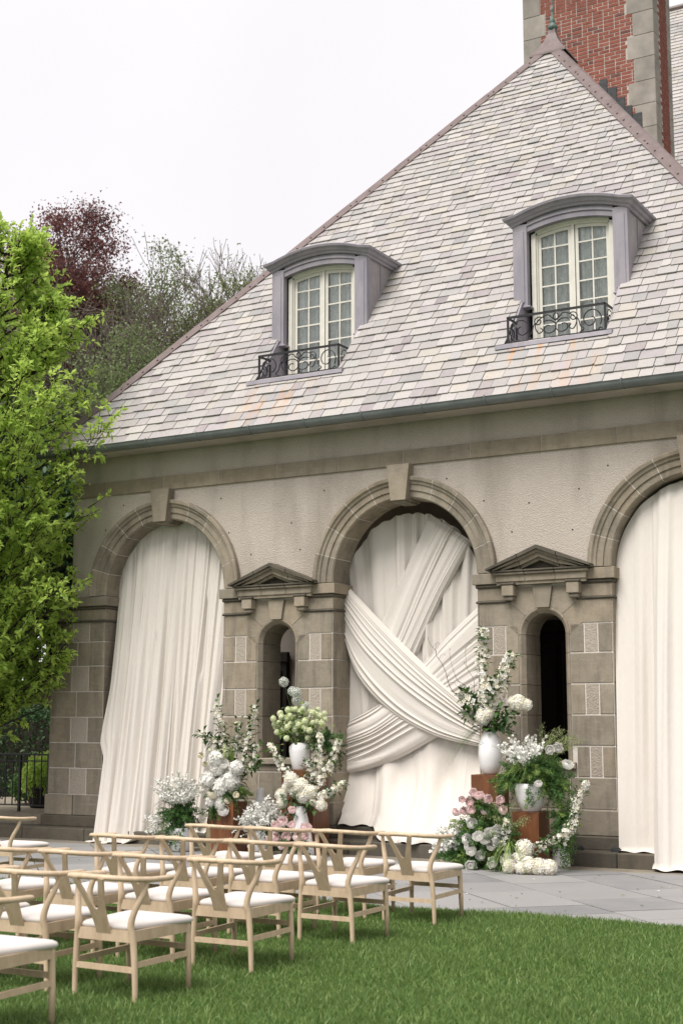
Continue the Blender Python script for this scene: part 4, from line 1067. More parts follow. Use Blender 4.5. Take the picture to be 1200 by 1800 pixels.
for i, (y, n) in enumerate(zip(rowsY, cnts)):
    for k in range(n):
        x = -5.84-SPX*k+rd.uniform(-.015, .015)
        if k == 0: lab, gr = 'pale oak chair with Y-shaped back ending the %s row behind the terrace, beside open lawn' % nm[i], None
        else: lab, gr = 'pale oak Y-back chair, %s in from the open-lawn end of the %s row' % (nm[k], nm[i]), 'chairs in rows'
        gr = 'chairs in rows'
        chair(x, y+rd.uniform(-.02, .02), rd.uniform(-2, 2)-1, lab, gr)
chair(-10.62, -5.88, 1, 'pale oak chair with Y-shaped back across the aisle, in front of the tree-side arch')
chair(-11.32, -5.86, 0, 'pale oak chair with white cushion, second from the aisle on the tree side')

# ================================================================== FLOWERS
FM = ['stem', 'leaf_mid', 'leaf_dark', 'white_petal', 'cream_petal', 'lime_petal', 'pink_petal', 'fern', 'fern_light', 'oat', 'golden', 'twig', 'allium_petal', 'leaf_bright', 'magenta']
FI = {n: i for i, n in enumerate(FM)}; FMATS = [M[n] for n in FM]
def rv(s=1.0): 
    while True:
        v = Vector((rd.uniform(-1, 1), rd.uniform(-1, 1), rd.uniform(-1, 1)))
        if .01 < v.length < 1: return v.normalized()*s
def frame(ax):
    ax = Vector(ax).normalized(); a = ax.cross(Vector((0, 0, 1)) if abs(ax.z) < .9 else Vector((1, 0, 0))).normalized(); return a, ax.cross(a), ax
def petalgrid(mb, o, out, up, side, L, Wd, cup, mi, curl=.3):
    """cupped petal: grows from o along out/up, width along side"""
    vs = []
    for j in range(4):
        t = j/3; w = Wd*(.35+.65*math.sin(math.pi*min(1, .18+.62*t)))
        base = o+out*(L*(t*cup+curl*t**3*.5))+up*(L*(t*(1-.25*cup)-curl*.35*t**3))
        for k in (-1, 0, 1): vs.append(base+side*(w*k)+(-out*.18*L*abs(k) if 1 else out*0)*(.3+t*.6))
    mb.add(vs, [(j*3+k, j*3+k+1, (j+1)*3+k+1, (j+1)*3+k) for j in range(3) for k in range(2)], mi)
def rose_mesh(mi, layers=5, ruff=.085):
    """petals are patches wrapped round growing spheres, outer ones opening"""
    mb = MB()
    for l in range(layers):
        t = l/(layers-1); n = 3+int(l*.8); R0 = .30+.66*t; top = .25+.75*t+rd.uniform(-.05, .05); wid = 2*math.pi/n*.72
        for k in range(n):
            a0 = 2*math.pi*(k+.5*(l % 2)+rd.uniform(-.1, .1))/n; vs = []; nj, nk = 4, 4; tp = top*rd.uniform(.85, 1.15); ph = rd.uniform(0, 6); rof = rd.uniform(.9, 1.08)
            for j in range(nj+1):
                q = j/nj; pol = 2.5+(tp-2.5)*q; w = wid*(.45+.55*math.sin(math.pi*(.12+.68*q)))
                for i in range(nk+1):
                    e = 2*i/nk-1; rr = R0*rof*(1+.20*q**4*(.3+t)+ruff*math.sin(5*e+ph)*q)+.04*e*e*q*R0; az = a0+e*w; pp = pol+.16*e*e*q
                    vs.append((rr*math.sin(pp)*math.cos(az), rr*math.sin(pp)*math.sin(az), rr*math.cos(pp)*.86))
            mb.add(vs, [(j*(nk+1)+i, j*(nk+1)+i+1, (j+1)*(nk+1)+i+1, (j+1)*(nk+1)+i) for j in range(nj) for i in range(nk)], mi)
    mb.lathe([(.01, -.9), (.3, -.8), (.42, -.62)], 7, FI['leaf_mid'])
    return md('rose', mb.v, mb.f, FMATS, mb.m, True)
def floret(mb, p, nrm, r, mi, n=4, eye=None, cup=.25):
    a, b, c = frame(nrm); th0 = rd.uniform(0, 6.28)
    for k in range(n):
        th = th0+2*math.pi*k/n; d = a*math.cos(th)+b*math.sin(th); s = -a*math.sin(th)+b*math.cos(th)
        mb.add([p, p+d*r*.55+s*r*.42+c*r*cup*.5, p+d*r+c*r*cup, p+d*r*.55-s*r*.42+c*r*cup*.5], [(0, 1, 2, 3)], mi)
    if eye is not None: mb.add([p+c*r*.12+a*r*.22, p+c*r*.15+b*r*.22, p+c*r*.12-a*r*.22, p+c*r*.15-b*r*.22], [(0, 1, 2, 3)], eye)
def ballmesh(mi, n, fr, name, eye=None, core='lime_petal', npet=4, mi2=None):
    mb = MB()
    for i in range(n):
        y = 1-2*(i+.5)/n; th = i*2.39996; q = math.sqrt(1-y*y); d = Vector((math.cos(th)*q, math.sin(th)*q, y)); p = d*rd.uniform(.86, 1.04)
        floret(mb, p, d+rv(.35), fr*rd.uniform(.85, 1.15), mi2 if (mi2 is not None and rd.random() < .35) else mi, npet, eye)
    mb.lathe([(.01, -.85)]+[(.82*math.cos(a), .82*math.sin(a)) for a in np.linspace(-1.3, 1.3, 8)]+[(.01, .85)], 10, FI[core])
    return md(name, mb.v, mb.f, FMATS, mb.m, False)
def alliummesh():
    mb = MB(); n = 130
    for i in range(n):
        y = 1-2*(i+.5)/n; th = i*2.39996; q = math.sqrt(1-y*y); d = Vector((math.cos(th)*q, math.sin(th)*q, y)); a, b, c = frame(d)
        w = .018; mb.add([d*.1-a*w, d*.1+a*w, d*.9+a*w, d*.9-a*w], [(0, 1, 2, 3)], FI['stem'])
        floret(mb, d*rd.uniform(.8, 1.0), d, .13, FI['allium_petal'], 5)
    mb.lathe([(.01, -.2), (.2, 0), (.01, .2)], 8, FI['stem'])
    return md('allium', mb.v, mb.f, FMATS, mb.m, False)
BL = {'white_rose': [rose_mesh(FI['white_petal']) for _ in range(3)], 'pink_rose': [rose_mesh(FI['pink_petal']) for _ in range(3)],
      'peony': [ballmesh(FI['white_petal'], 70, .42, 'peony', None, 'cream_petal', 5) for _ in range(3)], 'ranunculus': [rose_mesh(FI['cream_petal'], 6, .02) for _ in range(2)],
      'hydrangea': [ballmesh(FI['white_petal'], 110, .24, 'hydrangea', FI['golden'], 'cream_petal', 4, FI['cream_petal']) for _ in range(2)],
      'snowball': [ballmesh(FI['lime_petal'], 46, .33, 'snowball', None, 'lime_petal') for _ in range(2)], 'allium': [alliummesh()]}
CAMV = Vector((.5, -.85, .15))
def bloom(par, kind, p, r, face=None):
    ax = Vector(face) if face is not None else (CAMV+Vector((0, 0, .5))+rv(.6)); q = ax.normalized().to_track_quat('Z', 'Y')
    o = ob(kind, rd.choice(BL[kind]), par, loc=p, scale=r*rd.uniform(.92, 1.08)); o.rotation_euler = (q @ Matrix.Rotation(rd.uniform(0, 6.28), 4, 'Z').to_quaternion()).to_euler(); return o
def leaf(mb, p, d, L, w, mi, droop=.2):
    a, b, c = frame(d); n = b if b.z > 0 else -b; s = c.cross(n).normalized(); m = p+c*L*.45; t = p+c*L-Vector((0, 0, droop*L)); f = n*w*.35
    mb.add([p, m+s*w+f, t, m-s*w+f, m], [(0, 4, 1), (1, 4, 2), (2, 4, 3), (3, 4, 0)], mi)
def branch(mb, pts, nfl, spread=.06, fr=.022, mi='cream_petal', mi2='white_petal', leaves=14, lf=.055, stem='twig', leafm='leaf_mid', start=.25, eye='golden', tip=True):
    P = catmull(pts, 6); n = len(P)-1
    mb.tube(P, [.006*(1-.7*i/n) for i in range(n+1)], 5, FI[stem])
    def at(t): q = t*n; i = min(int(q), n-1); return P[i].lerp(P[i+1], q-i), (P[i+1]-P[i]).normalized()
    nfl = int(nfl*1.35); leaves = int(leaves*2.4); lf *= 1.25
    for i in range(nfl):
        t = start+(1-start)*rd.random(); p, d = at(t); o = rv(); o = (o-d*o.dot(d)).normalized(); sp = spread*(1-.55*t)*rd.uniform(.3, 1.1)
        floret(mb, p+o*sp, o+Vector((0, 0, .25))+rv(.4)+CAMV*.3, fr*rd.uniform(.75, 1.25), FI[mi if rd.random() < .5 else mi2], 4, FI[eye] if eye else None)
    for i in range(leaves):
        t = max(.08, start*.5)+(1-max(.08, start*.5))*rd.random(); p, d = at(t); o = rv(); o = (o-d*o.dot(d)*.4).normalized(); leaf(mb, p+o*rd.uniform(.01, .07), o+d*.5+CAMV*.2, lf*rd.uniform(.7, 1.3), lf*.33, FI[leafm if rd.random() < .6 else 'leaf_dark'])
def fern(mb, c, rad, n, mi='fern', mi2='fern_light', k=70, frac2=.25, up=.35, nl=.022):
    c = Vector(c)
    for i in range(n):
        d = rv(); d.z = d.z*.8+up; d.normalize(); e = Vector((d.x*rad[0], d.y*rad[1], d.z*rad[2]))*rd.uniform(.55, 1.08); m = FI[mi2 if rd.random() < frac2 else mi]
        dr = Vector((0, 0, -.25*e.length)); P = [c+e*t+dr*t*t for t in np.linspace(.15, 1, 7)]
        L = e.length
        for j in range(k):
            t = rd.random()*5.99; q = P[int(t)].lerp(P[int(t)+1], t-int(t)); s = rv(); wd = .15*L*(1-.6*t/6)*rd.uniform(.2, 1)+.004; q = q+s*wd
            a = rv(nl*1.5); b = a.cross(rv()).normalized()*nl*.27
            mb.add([q-b, q+b, q+a], [(0, 1, 2)], m)
def blades(mb, c, n, L, mi='leaf_mid', dirv=(0, -.3, .6), spread=.7, w=.006, droop=1.1):
    c = Vector(c)
    for i in range(n):
        d = (Vector(dirv)+rv(spread)).normalized(); l = L*rd.uniform(.6, 1.15); s = d.cross(Vector((0, 0, 1))).normalized()*w*rd.uniform(.6, 1.2); vs = []
        m = 6
        for j in range(m+1):
            t = j/m; p = c+d*l*t-Vector((0, 0, droop*l*t*t*.6)); vs += [p-s*(1-t*.9), p+s*(1-t*.9)]
        mb.add(vs, [(2*j, 2*j+1, 2*j+3, 2*j+2) for j in range(m)], FI[mi])
def oats(mb, c, n, L, dirv=(.3, -.2, .8), spread=.35):
    c = Vector(c)
    for i in range(n):
        d = (Vector(dirv)+rv(spread)).normalized(); l = L*rd.uniform(.65, 1.1); P = [c+d*l*t-Vector((0, 0, .3*l*t**3)) for t in np.linspace(0, 1, 7)]
        mb.tube(P, .0016, 3, FI['oat'], cap=False)
        for j in range(16):
            t = rd.uniform(3.2, 5.99); q = P[int(t)].lerp(P[int(t)+1], t-int(t)); o = rv(.035); o.z = -abs(o.z)*.6; e = q+o
            leaf(mb, e, Vector((o.x, o.y, -.03)), .028, .0045, FI['oat'], .1)
def spray(mb, c, n, L, dirv, spread, fr=.013, per=14, mi='white_petal', leafm='fern', stem='stem', npet=5, rad=.045, green=.3):
    c = Vector(c)
    for i in range(n):
        d = (Vector(dirv)+rv(spread)).normalized(); l = L*rd.uniform(.6, 1.1); P = [c+d*l*t-Vector((0, 0, .12*l*t**2)) for t in np.linspace(0, 1, 6)]
        mb.tube(P, .0018, 3, FI[stem], cap=False)
        for j in range(per):
            t = rd.uniform(2.0, 4.99); q = P[int(t)].lerp(P[int(t)+1], t-int(t))+rv(rad*rd.random()*(1.2-.17*t)); floret(mb, q, rv()+CAMV*.8, fr*rd.uniform(.7, 1.2), FI[mi], npet, None)
            if rd.random() < green: leaf(mb, q+rv(.01), rv(), .03, .005, FI[leafm])
def foliage(par, name, fn, kind='stuff'):
    mb = MB(); fn(mb); o = mb.build(name, FMATS, par, kind=kind)
    return o
def vase(name, p, prof, label, mat='ceramic', group=None):
    mb = MB(); mb.lathe(prof, 36); o = mb.build(name, M[mat], None, smooth=True); o.location = p; tag(o, label, 'vase', group); return o
def plinth_box(cx, cy, w, dpt, h, rz, label):
    e = empty('wooden_plinth', (cx, cy, 0), local=True); e.rotation_euler = (0, 0, R(rz)); tag(e, label, 'plinth')
    t = .018
    for nme, bx in (('side_panel', (-w/2, -w/2+t, -dpt/2+t, dpt/2-t, 0, h-t)), ('side_panel', (w/2-t, w/2, -dpt/2+t, dpt/2-t, 0, h-t)), ('front_panel', (-w/2, w/2, -dpt/2, -dpt/2+t, 0, h-t)), ('back_panel', (-w/2, w/2, dpt/2-t, dpt/2, 0, h-t)), ('top_panel', (-w/2, w/2, -dpt/2, dpt/2, h-t, h))):
        x0, x1, y0, y1, z0, z1 = bx
        ob(nme, bevbox(x1-x0, y1-y0, z1-z0, .0015, M['walnut']), e, loc=((x0+x1)/2, (y0+y1)/2, (z0+z1)/2))
    return e
def arrangement(loc, label): e = empty('flower_arrangement', loc); return tag(e, label, 'flowers')
def stems_to(mb, c, pts):
    for p in pts: mb.tube(catmull([c, Vector(c).lerp(Vector(p), .5)+Vector((0, 0, .03)), p], 3), .003, 4, FI['stem'], cap=False)
V = Vector
# ---- right group
plinth_box(-7.5, -.72, .36, .34, 1.10, 0, 'tall red-brown wooden plinth carrying the rounded white vase')
plinth_box(-6.87, -.93, .34, .34, .675, 0, 'short red-brown wooden plinth carrying the tapered white pot')
vase('white_vase', (-7.49, -.72, 1.10), [(.0, .0), (.075, .0), (.105, .03), (.135, .12), (.15, .24), (.145, .36), (.115, .46), (.085, .515), (.08, .53), (.07, .53), (.075, .5), (.0, .45)], 'rounded matte white vase on the tall plinth beside the crossed drape')
vase('white_pot', (-6.87, -.93, .675), [(.0, 0), (.105, 0), (.12, .01), (.165, .13), (.193, .26), (.196, .335), (.186, .335), (.17, .25), (.0, .2)], 'tapered white pot on the short plinth under a mound of fern')
ar = arrangement((-7.49, -.72, 1.62), 'tall arrangement of flowering branches, hydrangeas and curly willow in the rounded vase')
c0 = (-7.49, -.72, 1.55)
def f(mb):
    fern(mb, (-7.38, -.74, 1.66), (.28, .2, .2), 26, 'leaf_dark', 'fern', 40, .5)
    for i in range(120): p = V((-7.38, -.76, 1.76))+V((rd.uniform(-.16, .26), rd.uniform(-.14, .1), rd.uniform(-.1, .17))); leaf(mb, p, rv()+V((.1, -.4, .2)), rd.uniform(.07, .12), rd.uniform(.025, .04), FI['leaf_mid' if rd.random() < .5 else 'leaf_dark'])
    blades(mb, (-7.52, -.78, 1.66), 70, .5, 'leaf_mid', (-.75, -.25, .35), .42, .0045, 1.7)
    stems_to(mb, c0, [(-7.52, -.82, 1.80), (-7.01, -.80, 1.97)])
foliage(ar, 'greenery', f)
for pts, n in (([c0, (-7.5, -.73, 2.0), (-7.56, -.74, 2.4), (-7.55, -.74, 2.93)], 150), ([c0, (-7.42, -.74, 1.95), (-7.28, -.75, 2.3), (-7.17, -.76, 2.60)], 140), ([c0, (-7.48, -.8, 1.85), (-7.42, -.84, 2.1), (-7.36, -.85, 2.28)], 80), ([c0, (-7.6, -.8, 1.9), (-7.72, -.84, 2.02), (-7.80, -.86, 2.12)], 90), ([c0, (-7.6, -.82, 1.8), (-7.7, -.88, 1.85), (-7.74, -.9, 1.9)], 70)):
    mb = MB(); branch(mb, [V(p) for p in pts], int(n*1.3), .135, .030, leaves=30, lf=.08, start=.32); mb.build('flowering_branch', FMATS, ar)
for (p, r) in (((-7.52, -.86, 1.81), .105), ((-7.43, -.84, 1.86), .08), ((-7.05, -.8, 1.98), .10), ((-6.96, -.8, 1.96), .08), ((-7.12, -.82, 2.0), .07), ((-7.68, -.84, 1.86), .08)): bloom(ar, 'hydrangea', p, r)
def wil(pts, r=.005):
    mb = MB(); P = catmull(pts, 5); P = [p+V((.012*math.sin(i*.9), .01*math.cos(i*1.3), .012*math.cos(i*.7))) for i, p in enumerate(P)]; n = len(P)
    mb.tube(P, [r*(1-.75*i/n) for i in range(n)], 5, FI['twig']); 
    for k in range(7):
        i = rd.randrange(n//4, n); d = rv(.09); d.y *= .4; mb.tube([P[i], P[i]+d*.5+V((0, 0, .03)), P[i]+d+V((.02, 0, .05)), P[i]+d*1.3+V((.03, 0, .02)), P[i]+d*1.35+V((.01, 0, .04))], [.0022, .002, .0017, .0013, .001], 4, FI['twig'], cap=False)
    mb.build('willow_twig', FMATS, ar)
wil([V(c0), V((-7.66, -.78, 1.92)), V((-7.75, -.78, 2.08)), V((-7.98, -.8, 2.15)), V((-8.05, -.8, 2.38)), V((-8.15, -.8, 2.55)), V((-8.22, -.8, 2.68)), V((-8.31, -.8, 2.83))], .007)
wil([V(c0), V((-7.7, -.78, 1.95)), V((-7.8, -.78, 2.2)), V((-7.95, -.78, 2.36)), V((-8.0, -.78, 2.6))], .005)
wil([V(c0), V((-7.66, -.75, 2.0)), V((-7.72, -.72, 2.3)), V((-7.82, -.72, 2.55)), V((-7.8, -.7, 2.72))], .004)
ar = arrangement((-6.87, -.93, 1.0), 'airy mound of green fern with small white flowers and oats in the tapered pot')
def f(mb):
    fern(mb, (-6.8, -.95, 1.14), (.52, .4, .40), 170, 'fern', 'fern_light', 110, .35, .12, .024)
    fern(mb, (-6.55, -.9, 1.05), (.36, .3, .45), 46, 'fern', 'fern_light', 95, .3, -.35, .022)
    fern(mb, (-6.46, -.9, .62), (.2, .2, .6), 80, 'fern', 'fern_light', 95, .3, -.5, .022)
    fern(mb, (-7.1, -1.0, 1.08), (.25, .25, .25), 34, 'fern', 'fern_light', 90, .35, -.1, .022)
    spray(mb, (-6.85, -.98, 1.15), 60, .55, (-.10, -.25, .8), .55, .022, 12, rad=.06, green=.1)
    blades(mb, (-6.85, -1.0, 1.2), 26, .5, 'fern_light', (0, -.4, .6), .8, .003, 1.5)
foliage(ar, 'greenery', f)
def f(mb): oats(mb, (-6.72, -.9, 1.15), 52, .82, (.34, -.05, .85), .34)
foliage(ar, 'oat_stems', f)
for (p, r) in (((-6.44, -1.1, 1.44), .06), ((-6.32, -1.08, 1.24), .062), ((-6.5, -1.2, 1.42), .05), ((-6.62, -1.28, 1.02), .045)): bloom(ar, 'white_rose', p, r)
ar = arrangement((-7.2, -1.3, 0), 'low mound of fern with pink and white roses and hydrangeas on the paving')
def f(mb):
    fern(mb, (-7.38, -1.18, .34), (.54, .38, .54), 200, 'fern', 'fern_light', 115, .2, .15, .024)
    fern(mb, (-7.66, -1.2, .18), (.36, .36, .34), 110, 'fern', 'fern_light', 100, .2, .0, .022)
    fern(mb, (-6.98, -1.35, .16), (.34, .3, .26), 50, 'leaf_dark', 'fern', 90, .5, .2, .022)
    fern(mb, (-7.28, -1.0, .70), (.22, .2, .25), 30, 'fern', 'leaf_mid', 80, .5, .2, .02)
    fern(mb, (-7.36, -1.3, .74), (.3, .2, .2), 40, 'fern', 'fern_light', 60, .4, .1, .02)
    blades(mb, (-6.9, -1.5, .32), 46, .42, 'fern_light', (-.05, -.5, .45), .65, .005, 2.0)
    blades(mb, (-7.5, -1.1, .6), 14, .5, 'leaf_mid', (-.7, -.2, .5), .3, .0025, .3)
foliage(ar, 'greenery', f)
def f(mb): spray(mb, (-7.6, -1.25, .2), 60, .45, (-.65, -.25, .55), .5, .022, 12, rad=.06, green=.1)
foliage(ar, 'white_sprays', f)
def f(mb): oats(mb, (-7.0, -1.3, .45), 26, .5, (.1, -.35, .7), .5)
foliage(ar, 'oat_stems', f)
PK = [(-7.66, .66), (-7.57, .68), (-7.45, .70), (-7.42, .90), (-7.33, .87), (-7.22, .84), (-7.46, .80), (-7.34, .78), (-7.30, .68), (-7.2, .74), (-7.08, .70), (-7.55, .82), (-7.12, .82)]
for x, z in PK: bloom(ar, 'pink_rose', (x+rd.uniform(-.01, .01), -1.32+rd.uniform(-.12, .08), z), rd.uniform(.042, .058))
WR = [(-7.5, .34), (-7.48, .26), (-7.42, .21), (-7.44, .54), (-7.24, .36), (-7.18, .28), (-7.12, .10), (-7.32, .17), (-7.42, .04), (-7.04, .36), (-7.2, .44), (-7.1, .46), (-7.0, .44), (-7.29, .40)]
for x, z in WR: bloom(ar, 'white_rose', (x, -1.45+rd.uniform(-.1, .08), max(.05, z)), rd.uniform(.048, .068))
for x, y, z, r in ((-6.72, -1.5, .28, .105), (-6.76, -1.52, .17, .09), (-6.62, -1.6, .10, .10), (-6.5, -1.6, .09, .10), (-6.39, -1.56, .09, .09), (-6.86, -1.62, .08, .08), (-6.94, -1.5, .15, .085), (-6.7, -1.65, .07, .07)): bloom(ar, 'hydrangea', (x, y, z), r)
for pts, n in (([(-6.95, -1.45, .1), (-6.7, -1.45, .24), (-6.48, -1.4, .34), (-6.25, -1.3, .5)], 110), ([(-6.55, -1.2, .1), (-6.4, -1.15, .35), (-6.25, -1.1, .62), (-6.2, -1.1, .85), (-6.08, -1.1, 1.05)], 170), ([(-7.0, -1.4, .1), (-6.98, -1.5, .25), (-6.95, -1.5, .45), (-6.97, -1.45, .6)], 60)):
    mb = MB(); branch(mb, [V(p) for p in pts], int(n*.8), .085, .025, leaves=40, lf=.062); mb.build('flowering_branch', FMATS, ar)
cone = [(0, 0), (.17, 0), (.185, .02), (.18, .08), (.14, .3), (.095, .5), (.062, .62), (.055, .66), (.05, .66), (.05, .6), (0, .58)]
vase('white_vase', (-6.64, -.56, 0), [(r*.62, z*1.0) for r, z in cone], 'tall conical white vase half hidden behind the fern pot and blossom branch')
# ---- left group
plinth_box(-11.30, -.95, .40, .34, .68, 0, 'short red-brown wooden plinth under the white peonies')
plinth_box(-10.27, -.62, .50, .42, 1.11, 0, 'tall wide red-brown wooden plinth under the green snowball flowers')
vase('white_vase', (-10.31, -.70, 1.11), [(0, 0), (.085, 0), (.10, .02), (.125, .14), (.145, .26), (.14, .315), (.10, .355), (.07, .37), (.06, .37), (.06, .34), (0, .3)], 'shouldered white vase holding green snowball flowers on the tall wide plinth')
vase('white_vase', (-10.07, -1.05, 0), cone, 'conical white vase of hydrangeas standing in front of the tall wide plinth')
vase('white_vase', (-11.0, -.60, 0), [(r*.95, z*1.3) for r, z in cone], 'slender conical white vase standing behind the short peony plinth')
ar = arrangement((-10.31, -.70, 1.45), 'round mass of green snowball flowers topped by pale allium globes in the shouldered vase')
c0 = V((-10.31, -.70, 1.45))
BP = [c0+V((rd.uniform(-.33, .33), rd.uniform(-.22, .18), rd.uniform(.08, .50))) for _ in range(75)]
BP = [p for p in BP if ((p.x-c0.x)/.36)**2+((p.z-1.71)/.27)**2 < 1]
AL = [(-10.56, -.72, 2.30), (-10.43, -.70, 2.17), (-10.34, -.74, 2.15), (-10.35, -.70, 2.05), (-10.23, -.68, 1.97), (-10.28, -.66, 1.9)]
def f(mb):
    for i in range(260): p = c0+V((rd.gauss(0, .15), rd.gauss(0, .11), .26+rd.gauss(0, .12))); leaf(mb, p, rv()+V((0, -.2, .2)), rd.uniform(.05, .08), rd.uniform(.02, .03), FI['leaf_mid' if rd.random() < .7 else 'leaf_bright'])
    stems_to(mb, c0-V((0, 0, .05)), BP); stems_to(mb, c0-V((0, 0, .05)), AL)
    fern(mb, (-9.98, -.62, 1.5), (.34, .25, .30), 46, 'fern', 'leaf_dark', 90, .4, .0, .022); fern(mb, (-9.8, -.6, 1.38), (.2, .2, .3), 20, 'fern', 'leaf_dark', 80, .4, -.5, .02)
foliage(ar, 'greenery', f)
for p in BP: bloom(ar, 'snowball', p, rd.uniform(.032, .046))
for i, p in enumerate(AL): bloom(ar, 'allium', p, .078 if i < 4 else .065)
ar = arrangement((-10.07, -1.05, .66), 'white hydrangeas with arching cream blossom branches in the conical vase')
c0 = V((-10.07, -1.05, .62))
for (x, z, r) in ((-10.16, 1.0, .10), (-10.02, .92, .105), (-10.12, .86, .10), (-9.9, .84, .10), (-9.98, .78, .09), (-10.33, .80, .085), (-10.26, .9, .08), (-9.72, .68, .08), (-10.3, .7, .075), (-9.85, .72, .05)): bloom(ar, 'hydrangea', (x, -1.1+rd.uniform(-.06, .04), z), r)
def f(mb):
    for i in range(90): p = c0+V((rd.gauss(0, .14), rd.gauss(-.03, .07), .12+rd.gauss(0, .1))); leaf(mb, p, rv()+V((0, -.4, -.2)), rd.uniform(.08, .13), rd.uniform(.022, .035), FI['leaf_dark' if rd.random() < .6 else 'leaf_mid'])
foliage(ar, 'greenery', f)
for pts, n in (([c0, (-10.2, -1.0, .95), (-10.35, -1.0, 1.1), (-10.48, -1.0, 1.3), (-10.6, -1.0, 1.46)], 90), ([c0, (-9.95, -.95, 1.0), (-9.85, -.95, 1.25), (-9.84, -.95, 1.6)], 130), ([c0, (-9.85, -.95, .95), (-9.68, -.95, 1.2), (-9.55, -.95, 1.52)], 130), ([c0, (-9.85, -1.05, .75), (-9.6, -1.08, .85), (-9.38, -1.1, .98)], 110), ([c0, (-10.0, -1.0, 1.1), (-10.0, -1.0, 1.25)], 40)):
    mb = MB(); branch(mb, [V(p) for p in pts], n, .085, .026, leaves=24, lf=.06); mb.build('flowering_branch', FMATS, ar)
ar = arrangement((-11.30, -.95, .68), 'white peonies and roses with upright blossom branches on the short plinth')
c0 = V((-11.3, -.95, .74))
for (x, z, r, k) in ((-11.38, 1.26, .09, 'peony'), (-11.36, 1.12, .085, 'peony'), (-11.25, 1.18, .075, 'white_rose'), (-11.05, 1.14, .085, 'peony'), (-11.16, 1.14, .07, 'white_rose'), (-11.50, .98, .11, 'peony'), (-11.17, .96, .115, 'peony'), (-11.32, .88, .11, 'peony'), (-11.42, .79, .085, 'ranunculus'), (-11.33, .66, .11, 'peony'), (-11.23, .56, .075, 'white_rose'), (-11.08, .98, .05, 'ranunculus'), (-11.15, .82, .042, 'ranunculus'), (-11.03, .78, .045, 'ranunculus'), (-11.2, .70, .05, 'ranunculus'), (-11.6, 1.02, .06, 'white_rose'), (-11.64, 1.3, .045, 'ranunculus'), (-11.6, 1.18, .04, 'ranunculus'), (-11.12, .87, .04, 'ranunculus'), (-11.47, .68, .08, 'peony')): bloom(ar, k, (x, -1.08+rd.uniform(-.08, .04), z), r)
def f(mb):
    fern(mb, (-11.3, -.98, .86), (.38, .26, .46), 100, 'fern', 'leaf_mid', 80, .4, .1, .022)
    fern(mb, (-11.1, -1.0, .80), (.2, .2, .2), 24, 'fern_light', 'fern', 80, .4, .1, .02)
    fern(mb, (-11.42, -1.1, .62), (.25, .12, .22), 26, 'fern', 'leaf_dark', 70, .4, -.6, .02)
    blades(mb, (-11.22, -.98, 1.18), 60, .34, 'fern_light', (0, -.1, .9), .35, .004, .25)
    spray(mb, (-11.3, -.98, 1.1), 26, .42, (-.25, -.15, .7), .45, .020, 12, 'lime_petal', 'fern_light', rad=.05)
foliage(ar, 'greenery', f)
for pts, n in (([c0, (-11.35, -.9, 1.3), (-11.45, -.9, 1.6), (-11.58, -.9, 2.03)], 85), ([c0, (-11.42, -.9, 1.35), (-11.6, -.9, 1.5), (-11.83, -.9, 1.60)], 50), ([c0, (-11.2, -.9, 1.3), (-11.18, -.9, 1.5), (-11.18, -.9, 1.76)], 70), ([c0, (-11.08, -.9, 1.2), (-10.98, -.9, 1.6), (-10.9, -.9, 1.97)], 110), ([c0, (-11.0, -.9, 1.1), (-10.9, -.9, 1.2), (-10.86, -.9, 1.45)], 60)):
    mb = MB(); branch(mb, [V(p) for p in pts], n, .085, .023, leaves=34, lf=.075); mb.build('flowering_branch', FMATS, ar)
vase('grey_pot', (-12.0, -1.08, 0), [(0, 0), (.14, 0), (.16, .02), (.185, .16), (.19, .3), (.18, .32), (.165, .3), (0, .25)], 'low pale pot under white spires and feathery fern in front of the plain drape')
ar = arrangement((-12.0, -1.08, .3), 'white flower spires over feathery dark fern in the low pot before the plain drape')
def f(mb):
    fern(mb, (-12.0, -1.1, .52), (.34, .3, .34), 110, 'fern', 'leaf_dark', 110, .35, .05, .024); fern(mb, (-12.0, -1.15, .32), (.3, .26, .36), 60, 'fern', 'leaf_dark', 90, .3, -.5, .022)
    blades(mb, (-12.15, -1.1, .66), 26, .42, 'leaf_dark', (-.9, -.2, .25), .35, .006, 1.1)
    spray(mb, (-12.2, -1.15, .42), 22, .34, (-.6, -.3, -.1), .45, .016, 10)
foliage(ar, 'greenery', f)
def f(mb): spray(mb, (-12.0, -1.08, .55), 80, .60, (.02, -.12, .75), .55, .019, 24, leafm='fern_light', rad=.05, green=.35)
foliage(ar, 'white_spires', f)
ar = arrangement((-10.65, -1.1, 0), 'loose cloud of small white lilac beside the slender conical vase')
def f(mb): 
    spray(mb, (-10.6, -1.05, .36), 95, .48, (-.05, -.25, .5), .75, .017, 20, leafm='leaf_mid', rad=.06, green=.25); fern(mb, (-10.62, -1.05, .42), (.3, .2, .2), 30, 'fern', 'leaf_dark', 60, .4, 0, .02)
    for q in range(8): mb.tube([(-10.6+rd.uniform(-.1, .1), -1.05, 0), (-10.6, -1.05, .36)], .004, 4, FI['stem'])
foliage(ar, 'lilac_sprays', f)
ar = arrangement((-10.1, -1.35, 0), 'low cluster of dusty pink roses on the paving before the conical vase')
PL = [(-10.25, .42), (-10.12, .47), (-9.99, .62), (-9.97, .44), (-9.80, .40), (-9.78, .30), (-10.08, .28), (-10.24, .27), (-10.36, .22), (-9.9, .28), (-10.14, .16)]
for x, z in PL: bloom(ar, 'pink_rose', (x, -1.38+rd.uniform(-.05, .05), z), rd.uniform(.05, .066))
def f(mb):
    fern(mb, (-10.06, -1.32, .2), (.34, .25, .26), 60, 'leaf_dark', 'fern', 80, .5, .1, .022); stems_to(mb, (-10.06, -1.35, .0), [(x, -1.36, z-.03) for x, z in PL])
